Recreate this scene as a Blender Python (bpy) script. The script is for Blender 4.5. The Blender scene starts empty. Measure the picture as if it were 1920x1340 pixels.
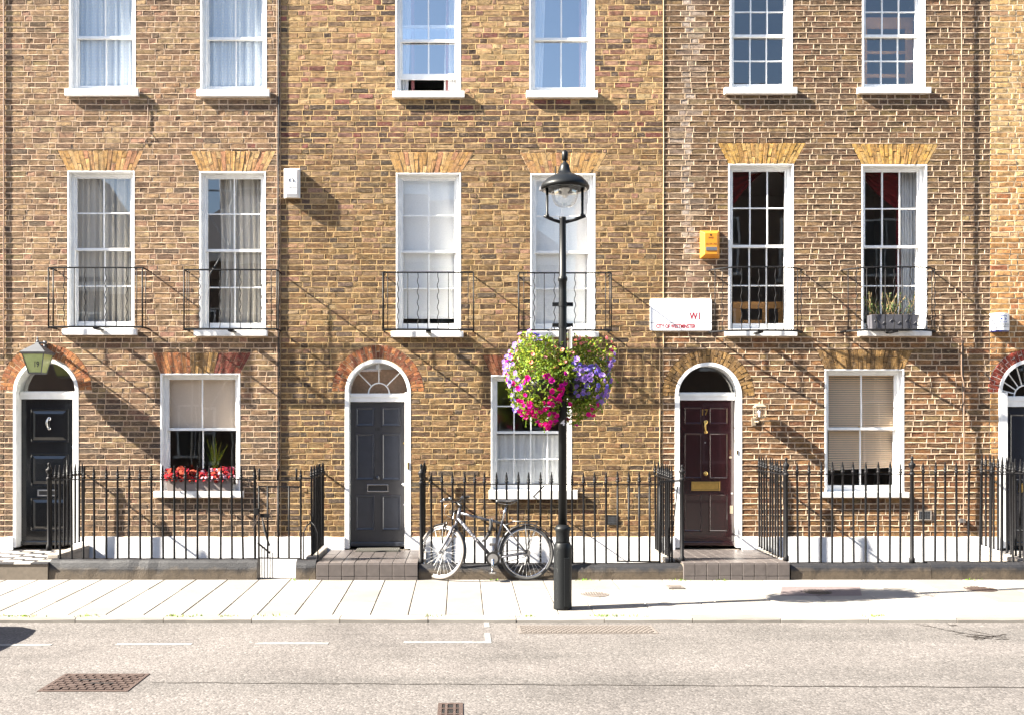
import bpy, math, random
from mathutils import Vector, Matrix, Euler

# ------------------------------------------------------------------ camera, sky, sun, exposure
FPX, PX, PY, CY, CZ = 1770.0, 863.0, 805.0, -13.0, 1.88      # focal length and eye point in photo pixels, eye position
scene = bpy.context.scene
COL = scene.collection
cam = bpy.data.cameras.new('camera')
cam.sensor_width = 36.0
cam.lens = FPX / 1920 * 36.0
cam.shift_x = (960 - PX) / 1920
cam.shift_y = (PY - 670) / 1920
cam.clip_end = 500
camo = bpy.data.objects.new('camera', cam)
COL.objects.link(camo)
camo.location = (0, CY, CZ)
camo.rotation_euler = (math.pi / 2, 0, 0)
scene.camera = camo

LD = Vector((1.0, 0.195, -0.735))                            # the way sunlight travels
world = bpy.data.worlds.new('World')
scene.world = world
world.use_nodes = True
wn = world.node_tree.nodes
sky = wn.new('ShaderNodeTexSky')
sky.sky_type = 'NISHITA'
sky.sun_disc = False
sky.sun_elevation = math.atan2(-LD.z, math.hypot(LD.x, LD.y))
sky.sun_rotation = math.atan2(-LD.x, -LD.y) % (2 * math.pi)
world.node_tree.links.new(sky.outputs[0], wn['Background'].inputs[0])
wn['Background'].inputs[1].default_value = 0.05
sl = bpy.data.lights.new('sun', 'SUN')
sl.energy = 5.0
sl.angle = math.radians(0.55)
sl.color = (1.0, 0.925, 0.80)
slo = bpy.data.objects.new('sun', sl)
COL.objects.link(slo)
slo.rotation_euler = LD.to_track_quat('-Z', 'Y').to_euler()
slo.location = (-20, -10, 20)
vs = scene.view_settings
vs.view_transform = 'Standard'
vs.look = 'None'
vs.exposure = 2.95
vs.gamma = 1.0
scene.render.engine = 'CYCLES'
scene.cycles.max_bounces = 8
scene.cycles.transparent_max_bounces = 24

rnd = random.Random(11)
pi = math.pi

# ------------------------------------------------------------------ helpers
WORLD = {}                                                   # world position of every object's origin


def W(x, y, Y=0.0):
    """photo pixel -> X, Z on the upright plane at depth Y"""
    d = (Y - CY) / FPX
    return (x - PX) * d, CZ - (y - PY) * d


def WX(x, Y=0.0):
    return (x - PX) * (Y - CY) / FPX


def WZ(y, Y=0.0):
    return CZ - (y - PY) * (Y - CY) / FPX


PSL = 0.028                                                  # fall of the pavement towards the road


def pz(Y):
    return 0.02 + PSL * (Y + 1.28)


def G(x, y, zf=None):
    """photo pixel -> X, Y, Z on the pavement (zf None) or the level zf"""
    if zf is None:
        k = (y - PY) / FPX
        # CZ - pz(Y) = k (Y - CY),  pz = .02 + PSL (Y + 1.28)
        Y = (CZ - 0.02 - PSL * 1.28 + k * CY) / (k + PSL)
        return (x - PX) * (Y - CY) / FPX, Y, pz(Y)
    d = (CZ - zf) * FPX / (y - PY)
    return (x - PX) * d / FPX, CY + d, zf


class MB:
    def __init__(s):
        s.v, s.f, s.c = [], [], []
        s.col = None

    def add(s, vs_, fs):
        n = len(s.v)
        s.v.extend(vs_)
        s.f.extend([tuple(i + n for i in f) for f in fs])
        if s.col is not None:
            s.c.extend([s.col] * len(vs_))
        return s

    def quad(s, a, b, c, d):
        return s.add([a, b, c, d], [(0, 1, 2, 3)])

    def box(s, x0, x1, y0, y1, z0, z1):
        return s.add([(x0, y0, z0), (x1, y0, z0), (x1, y1, z0), (x0, y1, z0), (x0, y0, z1), (x1, y0, z1), (x1, y1, z1), (x0, y1, z1)],
                     [(0, 3, 2, 1), (4, 5, 6, 7), (0, 1, 5, 4), (1, 2, 6, 5), (2, 3, 7, 6), (3, 0, 4, 7)])

    def prism(s, poly, y0, y1):
        """polygon of (x, z) counter-clockwise seen from the street, extruded in depth"""
        n = len(poly)
        v = [(x, y0, z) for x, z in poly] + [(x, y1, z) for x, z in poly]
        f = [tuple(range(n)), tuple(range(2 * n - 1, n - 1, -1))]
        f += [((i + 1) % n, i, n + i, n + (i + 1) % n) for i in range(n)]
        return s.add(v, f)

    def plate(s, poly, z0, z1):
        """polygon of (x, y) extruded upwards"""
        n = len(poly)
        v = [(x, y, z0) for x, y in poly] + [(x, y, z1) for x, y in poly]
        f = [tuple(range(n - 1, -1, -1)), tuple(range(n, 2 * n))]
        f += [(i, (i + 1) % n, n + (i + 1) % n, n + i) for i in range(n)]
        return s.add(v, f)

    def tube(s, pts, r, n=6, closed=False):
        pts = [Vector(p) for p in pts]
        m = len(pts)
        rs = r if isinstance(r, (list, tuple)) else [r] * m
        v, f = [], []
        up = None
        for i, p in enumerate(pts):
            a = pts[(i - 1) % m] if (closed or i > 0) else p
            b = pts[(i + 1) % m] if (closed or i < m - 1) else p
            t = (b - a)
            t = t.normalized() if t.length > 1e-9 else Vector((0, 0, 1))
            if up is None:
                up = Vector((0, 0, 1)) if abs(t.z) < .9 else Vector((0, 1, 0))
            u = up - t * up.dot(t)
            u = u.normalized() if u.length > 1e-6 else t.orthogonal().normalized()
            w = t.cross(u)
            up = u
            for k in range(n):
                ang = 2 * pi * k / n
                q = p + (u * math.cos(ang) + w * math.sin(ang)) * rs[i]
                v.append(tuple(q))
        for i in range(m if closed else m - 1):
            j = (i + 1) % m
            for k in range(n):
                l = (k + 1) % n
                f.append((i * n + k, i * n + l, j * n + l, j * n + k))
        if not closed:
            f.append(tuple(range(n - 1, -1, -1)))
            f.append(tuple((m - 1) * n + k for k in range(n)))
        return s.add(v, f)

    def lathe(s, prof, cx=0, cy=0, n=16, cz=0):
        v, f = [], []
        m = len(prof)
        for r, z in prof:
            for k in range(n):
                a = 2 * pi * k / n
                v.append((cx + r * math.cos(a), cy + r * math.sin(a), cz + z))
        for i in range(m - 1):
            for k in range(n):
                l = (k + 1) % n
                f.append((i * n + k, i * n + l, (i + 1) * n + l, (i + 1) * n + k))
        f.append(tuple(range(n - 1, -1, -1)))
        f.append(tuple((m - 1) * n + k for k in range(n)))
        return s.add(v, f)

    def ball(s, c, r, n=10, sz=1.0, sy=1.0):
        m = max(4, n // 2)
        prof = [(max(1e-4, r * math.sin(pi * i / m)), -r * sz * math.cos(pi * i / m)) for i in range(m + 1)]
        k = len(s.v)
        s.lathe(prof, 0, 0, n)
        s.v[k:] = [(c[0] + x, c[1] + y * sy, c[2] + z) for x, y, z in s.v[k:]]
        return s

    def disc(s, c, r, y0, y1, n=16):
        """short cylinder whose axis points at the street"""
        return s.prism([(c[0] + r * math.cos(-2 * pi * k / n + pi), c[1] - r * math.sin(-2 * pi * k / n + pi)) for k in range(n)][::-1], y0, y1)

    def grid(s, nx, nz, fn):
        v = [fn(i / nx, j / nz) for j in range(nz + 1) for i in range(nx + 1)]
        f = [(j * (nx + 1) + i, j * (nx + 1) + i + 1, (j + 1) * (nx + 1) + i + 1, (j + 1) * (nx + 1) + i) for j in range(nz) for i in range(nx)]
        return s.add(v, f)

    def mesh(s, name, mat, smooth=False, org=None):
        vv = s.v
        if org is not None:
            ox, oy, oz = org
            vv = [(x - ox, y - oy, z - oz) for x, y, z in vv]
        me = bpy.data.meshes.new(name)
        me.from_pydata(vv, [], s.f)
        if s.c:
            at = me.attributes.new('tint', 'FLOAT_COLOR', 'POINT')
            at.data.foreach_set('color', [q for c in s.c for q in (c[0], c[1], c[2], 1.0)])
        if smooth:
            me.polygons.foreach_set('use_smooth', [True] * len(me.polygons))
        me.materials.append(mat)
        me.update()
        return me

    def build(s, name, mat, parent=None, smooth=False, bevel=0.0, org=None):
        if org is None:
            xs, ys, zs = zip(*s.v)
            org = ((min(xs) + max(xs)) / 2, (min(ys) + max(ys)) / 2, min(zs))
        me = s.mesh(name, mat, smooth, org)
        o = place(name, me, org, parent)
        if bevel:
            b = o.modifiers.new('bevel', 'BEVEL')
            b.width = bevel
            b.segments = 2
            b.limit_method = 'ANGLE'
        if smooth == 'auto':
            pass
        return o


def place(name, data, loc, parent=None, rot=None, scale=None):
    o = bpy.data.objects.new(name, data)
    COL.objects.link(o)
    WORLD[o] = Vector(loc)
    if parent is not None:
        o.parent = parent
        o.location = Vector(loc) - WORLD[parent]
    else:
        o.location = loc
    if rot:
        o.rotation_euler = rot
    if scale:
        o.scale = scale
    return o


def tag(o, label, cat, group=None):
    o['label'] = label
    o['category'] = cat
    if group:
        o['group'] = group
    return o


def thing(name, label, cat, loc, group=None):
    return tag(place(name, None, loc), label, cat, group)


def struct(o):
    o['kind'] = 'structure'
    return o


def text(body, x0, x1, z0, z1, y, mat, parent, name='lettering', bold=0.0, flip=False):
    """flat lettering fitted to a box on an upright plane that faces the street"""
    cu = bpy.data.curves.new('t', 'FONT')
    cu.body = body
    cu.offset = bold
    cu.extrude = 0.0
    cu.resolution_u = 3
    to = bpy.data.objects.new('t', cu)
    COL.objects.link(to)
    me = bpy.data.meshes.new_from_object(to.evaluated_get(bpy.context.evaluated_depsgraph_get()))
    bpy.data.objects.remove(to)
    bpy.data.curves.remove(cu)
    vs_ = [v.co.copy() for v in me.vertices]
    fs = [tuple(p.vertices) for p in me.polygons]
    bpy.data.meshes.remove(me)
    ax, bx = min(v.x for v in vs_), max(v.x for v in vs_)
    ay, by = min(v.y for v in vs_), max(v.y for v in vs_)
    mb = MB()
    mb.add([(x0 + (v.x - ax) / (bx - ax) * (x1 - x0), y, z0 + (v.y - ay) / (by - ay) * (z1 - z0)) for v in vs_], fs)
    return mb.build(name, mat, parent)


# ------------------------------------------------------------------ materials
def blin(r, g, b):
    """brick colour read off the sunlit photo -> albedo (warm light and exposure taken out)"""
    c = lin(r, g, b)
    m = sum(c) / 3
    return tuple((q * .83 + m * .17) * .53 * k for q, k in zip(c, (1.0, 1.0, 1.02)))


def lin(r, g, b):
    return tuple(((c / 255) / 12.92 if c / 255 < .04045 else ((c / 255 + .055) / 1.055) ** 2.4) for c in (r, g, b))


class NT:
    def __init__(s, name):
        s.m = bpy.data.materials.new(name)
        s.m.use_nodes = True
        s.n = s.m.node_tree.nodes
        s.l = s.m.node_tree.links
        s.b = s.n['Principled BSDF']
        s.pos = None

    def new(s, t, **kw):
        nd = s.n.new(t)
        for k, v in kw.items():
            setattr(nd, k, v)
        return nd

    def link(s, a, b):
        s.l.new(a, b)

    def position(s, scale=None):
        if s.pos is None:
            s.pos = s.new('ShaderNodeNewGeometry')
        if scale is None:
            return s.pos.outputs['Position']
        mp = s.new('ShaderNodeMapping')
        mp.inputs['Scale'].default_value = scale
        s.link(s.pos.outputs['Position'], mp.inputs['Vector'])
        return mp.outputs[0]

    def noise(s, scale, detail=4, rough=.55, vec=None, stretch=None):
        nd = s.new('ShaderNodeTexNoise')
        nd.inputs['Scale'].default_value = scale
        nd.inputs['Detail'].default_value = detail
        nd.inputs['Roughness'].default_value = rough
        s.link(vec if vec is not None else s.position(stretch), nd.inputs['Vector'])
        return nd.outputs[0]

    def ramp(s, fac, stops):
        nd = s.new('ShaderNodeValToRGB')
        el = nd.color_ramp.elements
        while len(el) < len(stops):
            el.new(.5)
        for e, (p, c) in zip(el, stops):
            e.position = p
            e.color = (c, c, c, 1) if not isinstance(c, tuple) else (*c, 1)
        s.link(fac, nd.inputs[0])
        return nd.outputs[0]

    def mix(s, fac, a, b, mode='MIX'):
        nd = s.new('ShaderNodeMix', data_type='RGBA', blend_type=mode)
        for k, val in ((0, fac), (6, a), (7, b)):
            sock = nd.inputs[k]
            if isinstance(val, (int, float)):
                sock.default_value = val if k == 0 else (val, val, val, 1)
            elif isinstance(val, tuple):
                sock.default_value = (*val, 1)
            else:
                s.link(val, sock)
        return nd.outputs[2]

    def bump(s, h, strength=.3, dist=.005):
        nd = s.new('ShaderNodeBump')
        nd.inputs['Strength'].default_value = strength
        nd.inputs['Distance'].default_value = dist
        s.link(h, nd.inputs['Height'])
        s.link(nd.outputs[0], s.b.inputs['Normal'])

    def done(s, col=None, rough=.6, metal=0.0, spec=.5, coat=0.0):
        if col is not None:
            if isinstance(col, tuple):
                s.b.inputs['Base Color'].default_value = (*col, 1)
            else:
                s.link(col, s.b.inputs['Base Color'])
        if isinstance(rough, (int, float)):
            s.b.inputs['Roughness'].default_value = rough
        else:
            s.link(rough, s.b.inputs['Roughness'])
        s.b.inputs['Metallic'].default_value = metal
        s.b.inputs['Specular IOR Level'].default_value = spec
        s.b.inputs['Coat Weight'].default_value = coat
        return s.m


def m_plain(name, col, rough=.6, metal=0.0, spec=.5, var=.12, scale=14, bump=0.0, bscale=120, bdist=.002, coat=0.0):
    t = NT(name)
    n1 = t.noise(scale, 5, .6)
    k = t.ramp(n1, [(.25, 1 - var), (.75, 1 + var * .4)])
    c = t.mix(1.0, tuple(col), k, 'MULTIPLY')
    if bump:
        t.bump(t.noise(bscale, 4), bump, bdist)
    return t.done(c, rough, metal, spec, coat)


def m_brick():
    t = NT('stock_brick')
    oi = t.new('ShaderNodeObjectInfo')
    at = t.new('ShaderNodeAttribute', attribute_name='tint')
    base = t.mix(1.0, oi.outputs['Color'], at.outputs['Color'], 'ADD')
    fine = t.noise(75, 6, .7, stretch=(1, 1, 1.5))
    c = t.mix(1.0, base, t.ramp(fine, [(.30, .30), (.47, .92), (.72, 1.45)]), 'MULTIPLY')
    blot = t.noise(15, 5, .68)
    c = t.mix(t.ramp(blot, [(.44, 0.0), (.62, .62)]), c, lin(58, 49, 42))
    pits = t.noise(190, 2, .5)
    c = t.mix(t.ramp(pits, [(.62, 0.0), (.68, .8)]), c, lin(32, 27, 24))
    lime = t.noise(26, 6, .7, stretch=(.7, 1, 2.2))
    c = t.mix(t.ramp(lime, [(.52, 0.0), (.70, .55)]), c, lin(180, 158, 130))
    t.bump(t.noise(95, 7, .75), .8, .007)
    return t.done(c, .93, 0, .18)


def m_mortar():
    t = NT('lime_mortar')
    at = t.new('ShaderNodeAttribute', attribute_name='tint')
    n = t.noise(30, 6, .65)
    c = t.mix(1.0, at.outputs['Color'], t.ramp(n, [(.28, .62), (.5, .98), (.75, 1.1)]), 'MULTIPLY')
    t.bump(t.noise(150, 5, .65), .5, .004)
    return t.done(c, .95, 0, .1)


def m_glass(name='window_glass', refl=.30, wav=.0):
    t = NT(name)
    n = t.n
    n.remove(t.b)
    tr = t.new('ShaderNodeBsdfTransparent')
    tr.inputs[0].default_value = (.96, .97, .97, 1)
    gl = t.new('ShaderNodeBsdfGlossy')
    gl.inputs['Roughness'].default_value = 0.0
    gl.inputs[0].default_value = (1, 1, 1, 1)
    lw = t.new('ShaderNodeLayerWeight')                      # Schlick: the same from both faces of the pane
    lw.inputs['Blend'].default_value = .5
    pw = t.new('ShaderNodeMath', operation='POWER')
    pw.inputs[1].default_value = 5.0
    t.link(lw.outputs['Facing'], pw.inputs[0])
    mr = t.new('ShaderNodeMapRange')
    mr.inputs['To Min'].default_value = refl
    mr.inputs['To Max'].default_value = 1.0
    t.link(pw.outputs[0], mr.inputs['Value'])
    mx = t.new('ShaderNodeMixShader')
    t.link(mr.outputs[0], mx.inputs[0])
    t.link(tr.outputs[0], mx.inputs[1])
    t.link(gl.outputs[0], mx.inputs[2])
    if wav:
        bp = t.new('ShaderNodeBump')
        bp.inputs['Strength'].default_value = wav
        bp.inputs['Distance'].default_value = .02
        t.link(t.noise(4.5, 1, .4), bp.inputs['Height'])
        t.link(bp.outputs[0], gl.inputs['Normal'])
    t.link(mx.outputs[0], n['Material Output'].inputs[0])
    return t.m


def m_cloth(name, col, trans=.35, dots=None):
    t = NT(name)
    df = t.new('ShaderNodeBsdfDiffuse')
    tl = t.new('ShaderNodeBsdfTranslucent')
    t.n.remove(t.b)
    c = t.mix(1.0, tuple(col), t.ramp(t.noise(60, 3), [(.3, .92), (.7, 1.03)]), 'MULTIPLY')
    if dots:
        vo = t.new('ShaderNodeTexVoronoi')
        vo.inputs['Scale'].default_value = 22
        vo.inputs['Randomness'].default_value = 0.15
        t.link(t.position((1, 0, 1)), vo.inputs['Vector'])
        c = t.mix(t.ramp(vo.outputs['Distance'], [(.16, 1.0), (.22, 0.0)]), c, dots)
    t.link(c, df.inputs[0])
    t.link(c, tl.inputs[0])
    mx = t.new('ShaderNodeMixShader')
    mx.inputs[0].default_value = trans
    t.link(df.outputs[0], mx.inputs[1])
    t.link(tl.outputs[0], mx.inputs[2])
    t.link(mx.outputs[0], t.n['Material Output'].inputs[0])
    return t.m


def m_leaf(name, col, trans=.4):
    t = NT(name)
    at = t.new('ShaderNodeAttribute', attribute_name='tint')
    c = t.mix(1.0, tuple(col), at.outputs['Color'], 'MULTIPLY')
    df = t.new('ShaderNodeBsdfDiffuse')
    tl = t.new('ShaderNodeBsdfTranslucent')
    t.n.remove(t.b)
    t.link(c, df.inputs[0])
    t.link(c, tl.inputs[0])
    mx = t.new('ShaderNodeMixShader')
    mx.inputs[0].default_value = trans
    t.link(df.outputs[0], mx.inputs[1])
    t.link(tl.outputs[0], mx.inputs[2])
    t.link(mx.outputs[0], t.n['Material Output'].inputs[0])
    return t.m


def m_asphalt():
    t = NT('worn_asphalt')
    lanes = t.noise(1.0, 5, .6, stretch=(.12, 1.3, 1))
    c = t.mix(t.ramp(lanes, [(.36, 0.0), (.62, 1.0)]), lin(82, 79, 77), lin(92, 88, 86))
    patch = t.noise(.55, 5, .7)
    c = t.mix(1.0, c, t.ramp(patch, [(.34, .76), (.5, .98), (.7, 1.1)]), 'MULTIPLY')
    vo = t.new('ShaderNodeTexVoronoi')
    vo.inputs['Scale'].default_value = 58
    t.link(t.position(), vo.inputs['Vector'])
    sep = t.new('ShaderNodeSeparateColor')
    t.link(vo.outputs['Color'], sep.inputs[0])
    c = t.mix(1.0, c, t.ramp(sep.outputs[0], [(0.0, .62), (.2, .9), (.75, 1.06), (1.0, 1.5)]), 'MULTIPLY')
    pits = t.noise(34, 4, .65)
    coarse = t.noise(1.1, 3, .6, stretch=(.3, 1, 1))
    pm = t.mix(1.0, t.ramp(pits, [(.61, 0.0), (.68, .75)]), t.ramp(coarse, [(.3, .35), (.6, 1.0)]), 'MULTIPLY')
    c = t.mix(pm, c, lin(34, 31, 30))
    oil = t.noise(2.2, 5, .7)
    c = t.mix(t.ramp(oil, [(.68, 0.0), (.8, .35)]), c, lin(60, 55, 52))
    t.bump(vo.outputs['Distance'], .45, .006)
    t.m.node_tree.nodes['Bump'].invert = True
    return t.done(c, .85, 0, .2)


def m_paving():
    t = NT('paving_stone')
    oi = t.new('ShaderNodeObjectInfo')
    base = t.mix(t.ramp(oi.outputs['Random'], [(0, 0.0), (1, 1.0)]), lin(110, 106, 101), lin(132, 128, 123))
    c = t.mix(1.0, base, t.ramp(t.noise(3, 6, .6), [(.3, .86), (.7, 1.06)]), 'MULTIPLY')
    c = t.mix(t.ramp(t.noise(38, 4, .6), [(.6, 0.0), (.75, .25)]), c, lin(84, 79, 73))
    t.bump(t.noise(140, 4), .3, .002)
    return t.done(c, .85, 0, .25)


def m_coping():
    """stone kerb under the railings: black paint worn off its lower face"""
    t = NT('painted_coping')
    n = t.noise(9, 6, .65)
    sp = t.new('ShaderNodeSeparateXYZ')
    t.link(t.position(), sp.inputs[0])
    ad = t.new('ShaderNodeMath', operation='MULTIPLY_ADD')
    ad.inputs[1].default_value = .16
    t.link(n, ad.inputs[0])
    t.link(sp.outputs[2], ad.inputs[2])
    worn = t.ramp(ad.outputs[0], [(.17, 0.0), (.25, 1.0)])
    c = t.mix(worn, lin(80, 70, 58), lin(33, 33, 36))
    c = t.mix(t.ramp(t.noise(60, 5, .7), [(.66, 0.0), (.72, .7)]), c, lin(110, 100, 88))
    c = t.mix(1.0, c, t.ramp(t.noise(24, 6, .7), [(.3, .65), (.7, 1.15)]), 'MULTIPLY')
    t.bump(t.noise(55, 6, .7), .6, .008)
    return t.done(c, .6, 0, .4)


def m_render():
    t = NT('white_render')
    c = t.mix(1.0, (.78, .78, .79), t.ramp(t.noise(5, 6, .7), [(.25, .8), (.6, 1.0)]), 'MULTIPLY')
    c = t.mix(t.ramp(t.noise(28, 5, .7), [(.68, 0.0), (.75, .5)]), c, lin(170, 160, 150))
    t.bump(t.noise(40, 5), .35, .006)
    return t.done(c, .8, 0, .2)


def m_iron():
    t = NT('black_iron_paint')
    c = t.mix(t.ramp(t.noise(45, 5, .7), [(.68, 0.0), (.76, .6)]), (.007, .007, .008), lin(60, 48, 40))
    t.bump(t.noise(170, 4), .35, .002)
    return t.done(c, t.ramp(t.noise(25, 3), [(.3, .42), (.7, .65)]), 0, .16)


M = dict(
    brick=m_brick(), mortar=m_mortar(), glass=m_glass(wav=.012), skyglass=m_glass('sky_mirror_glass', .42, .012), darkglass=m_glass('dark_window_glass', .14, .012), clearglass=m_glass('clear_window_glass', .08, .012), flatglass=m_glass('dark_fanlight_glass', .10),
    white=m_plain('white_gloss_paint', (.78, .78, .77), .4, var=.16, scale=7, bump=.08, bscale=45),
    sill=m_plain('white_sill_paint', (.76, .75, .73), .55, var=.3, scale=11, bump=.2, bscale=60),
    render=m_render(), iron=m_iron(), coping=m_coping(), asphalt=m_asphalt(), paving=m_paving(),
    lamp=m_plain('lamp_post_paint', (.007, .008, .009), .42, spec=.2, var=.25, scale=40, bump=.25, bscale=140),
    interior=m_plain('room_plaster', (.34, .31, .28), .9, var=.1, scale=2),
    blackdoor=m_plain('black_door_gloss', (.008, .009, .011), .16, var=.2, coat=.4, bump=.03, bscale=25),
    greydoor=m_plain('grey_door_paint', (.044, .044, .049), .3, var=.22, scale=6, bump=.08, bscale=40),
    greymould=m_plain('blue_grey_moulding', (.038, .042, .054), .28, var=.2, scale=8),
    reddoor=m_plain('oxblood_door_gloss', (.030, .008, .010), .17, var=.25, coat=.5, bump=.04, bscale=22),
    navydoor=m_plain('navy_door_gloss', (.012, .015, .024), .2, var=.2, coat=.4),
    brass=m_plain('brass', (.62, .42, .14), .3, 1.0, var=.2, scale=30),
    chrome=m_plain('chrome', (.50, .50, .51), .15, 1.0, var=.08),
    steel=m_plain('dull_steel', (.42, .42, .43), .42, 1.0, var=.2, scale=30),
    tile=m_plain('grey_step_tile', lin(86, 80, 78), .38, var=.25, scale=14, bump=.15, bscale=60),
    tileb=m_plain('black_tile', lin(52, 51, 53), .4, var=.2),
    tilew=m_plain('white_tile', lin(170, 164, 157), .4, var=.12),
    grout=m_plain('step_grout', lin(100, 91, 80), .9, var=.25, scale=20),
    stepstone=m_plain('pale_step_stone', lin(136, 129, 121), .8, var=.2, bump=.3, bscale=70),
    joint=m_plain('sandy_joint', lin(122, 111, 97), .95, var=.2),
    paint=m_plain('road_line_paint', (.19, .188, .184), .7, var=.5, scale=28),
    rust=m_plain('rusty_cast_iron', lin(78, 65, 60), .6, .3, var=.35, scale=30, bump=.4, bscale=150),
    cover=m_plain('worn_cover_concrete', lin(96, 89, 84), .8, var=.25, scale=25, bump=.3, bscale=120),
    tar=m_plain('tar_seal', lin(50, 46, 43), .6, var=.3, scale=40),
    dark=m_plain('black_plastic', (.014, .014, .015), .4, var=.15),
    rubber=m_plain('tyre_rubber', (.03, .03, .03), .75, var=.2),
    paletyre=m_plain('dusty_tyre', lin(108, 102, 98), .8, var=.2, scale=60),
    frame=m_plain('grey_bike_paint', lin(84, 84, 90), .3, .5, var=.1),
    spoke=m_plain('spoke_steel', (.45, .45, .45), .35, .6, var=.05),
    saddle=m_plain('saddle_vinyl', (.022, .022, .024), .32, var=.15),
    bagmat=m_plain('black_fabric', (.016, .016, .017), .85, var=.2, bump=.3, bscale=90),
    signwhite=m_plain('enamel_sign_white', (.82, .82, .83), .3, var=.06, scale=8),
    signred=m_plain('sign_red', lin(150, 22, 40), .4, var=.12, scale=60),
    signgrey=m_plain('sign_line_grey', lin(110, 104, 114), .4),
    plastic=m_plain('white_plastic', (.80, .79, .77), .4, var=.06, scale=6),
    yellowbox=m_plain('yellow_plastic', lin(196, 128, 36), .42, var=.12, scale=20),
    bluemark=m_plain('blue_print', lin(10, 52, 150), .4, var=.1),
    navy=m_plain('navy_print', lin(12, 32, 110), .4, var=.1),
    inkdark=m_plain('dark_print', lin(24, 21, 28), .5, var=.1),
    inkbrown=m_plain('brown_print', lin(84, 50, 14), .5, var=.1),
    inkpale=m_plain('faded_print', lin(222, 220, 226), .5, var=.1),
    cable=m_plain('cable_brown', lin(118, 96, 80), .6, var=.2),
    lead=m_plain('lead_grey', lin(84, 86, 90), .5, .3, var=.2),
    green=m_plain('lantern_green_glass', lin(168, 178, 118), .25, var=.18, scale=30),
    lampglass=m_glass('clear_lamp_globe', .16),
    bronze=m_plain('aged_bronze', lin(150, 138, 120), .5, .4, var=.25, scale=40),
    mat=m_plain('door_mat', lin(78, 76, 70), .95, var=.4, scale=90, bump=.5, bscale=160),
    dotted=m_cloth('dotted_voile', lin(222, 230, 238), .25, (.86, .86, .84)),
    voile=m_cloth('white_voile', (.82, .83, .84), .3),
    greycloth=m_cloth('grey_linen', lin(212, 205, 194), .35),
    blind=m_cloth('white_roller_blind', (.90, .89, .87), .15),
    beigeblind=m_cloth('beige_roller_blind', lin(226, 206, 186), .2),
    redcloth=m_cloth('dark_red_velvet', lin(80, 17, 22), .05),
    trim=m_cloth('red_curtain_trim', lin(140, 88, 88), .05),
    slat=m_plain('cream_blind_slat', lin(240, 212, 180), .5, var=.06),
    wood=m_plain('pale_oak', lin(186, 132, 72), .5, var=.18, scale=12),
    planter=m_plain('dark_lead_planter', lin(64, 64, 70), .6, var=.2, bump=.3, bscale=40),
    boxgrey=m_plain('grey_window_box', lin(122, 112, 108), .6, var=.15, bump=.25, bscale=45),
    soil=m_plain('potting_soil', lin(60, 46, 36), .95, var=.3, scale=60),
    leaf=m_leaf('basket_leaf', (.15, .235, .035)),
    leafdark=m_leaf('dull_leaf', (.06, .09, .035)),
    redleaf=m_leaf('red_leaf', (.15, .018, .026), .3), surround=m_plain('purple_brown_surround', lin(98, 88, 88), .8, var=.25, scale=25, bump=.2),
    magenta=m_leaf('magenta_petal', (.52, .012, .22), .3),
    violet=m_leaf('violet_petal', (.24, .16, .50), .3),
    pink=m_leaf('pink_petal', (.72, .22, .22), .3),
    eye=m_plain('dark_flower_eye', (.10, .012, .06), .8),
    bark=m_plain('twig', lin(120, 100, 70), .9, var=.3),
    oppbrick=m_plain('shaded_brown_brick', lin(84, 66, 54), .9, var=.2, scale=6),
    slate=m_plain('roof_slate', lin(70, 70, 76), .6, var=.25, scale=5),
    carpaint=m_plain('dark_car_paint', (.03, .035, .045), .2, var=.05, coat=.6),
    fanfill=m_plain('fanlight_fill_cream', lin(226, 188, 158), .8, var=.25, scale=30),  # pale tone of the added panel that lightens the fanlight
    moss=m_leaf('joint_moss', (.13, .22, .02), .2),
)
# ------------------------------------------------------------------ the setting
ROADZ = -0.09
struct(MB().quad((-160, -12.2, ROADZ), (160, -12.2, ROADZ), (160, -3.35, ROADZ), (-160, -3.35, ROADZ)).build('road', M['asphalt'], org=(0, -3.35, ROADZ)))
road = [o for o in COL.objects if o.name == 'road'][0]
struct(MB().quad((-160, -60, ROADZ - .02), (160, -60, ROADZ - .02), (160, 40, ROADZ - 2.6), (-160, 40, ROADZ - 2.6)).build('ground', M['cover']))
b = MB().box(-160, 160, -60, -12.2, ROADZ - .01, -0.01)
struct(b.build('opposite_pavement', M['paving']))

KY = -3.36                                                   # back edge of the roadside kerb face
WY = -1.28                                                   # where the pavement meets the stone plinths
ang = math.atan(PSL)
pv = MB()
pv.add([(-160, KY + .1, pz(KY + .1) - .012), (160, KY + .1, pz(KY + .1) - .012), (160, WY + .12, pz(WY + .12) - .012), (-160, WY + .12, pz(WY + .12) - .012)], [(0, 1, 2, 3)])
pavement = struct(pv.build('pavement', M['joint'], org=(0, WY, 0)))


def slab_mesh(w, d, seed):
    r = random.Random(seed)
    mb = MB()
    g, c = .0038, .006
    x0, x1, y0, y1 = -w / 2 + g, w / 2 - g, -d / 2 + g, d / 2 - g
    j = lambda: r.uniform(-.0018, .0018)
    top = [(x0 + c, y0 + c, j()), (x1 - c, y0 + c, j()), (x1 - c, y1 - c, j()), (x0 + c, y1 - c, j())]
    mid = [(x0, y0, -.005), (x1, y0, -.005), (x1, y1, -.005), (x0, y1, -.005)]
    low = [(x, y, -.04) for x, y, _ in mid]
    mb.add(low + mid + top, [(0, 1, 5, 4), (1, 2, 6, 5), (2, 3, 7, 6), (3, 0, 4, 7), (4, 5, 9, 8), (5, 6, 10, 9), (6, 7, 11, 10), (7, 4, 8, 11), (8, 9, 10, 11)])
    return mb


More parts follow.
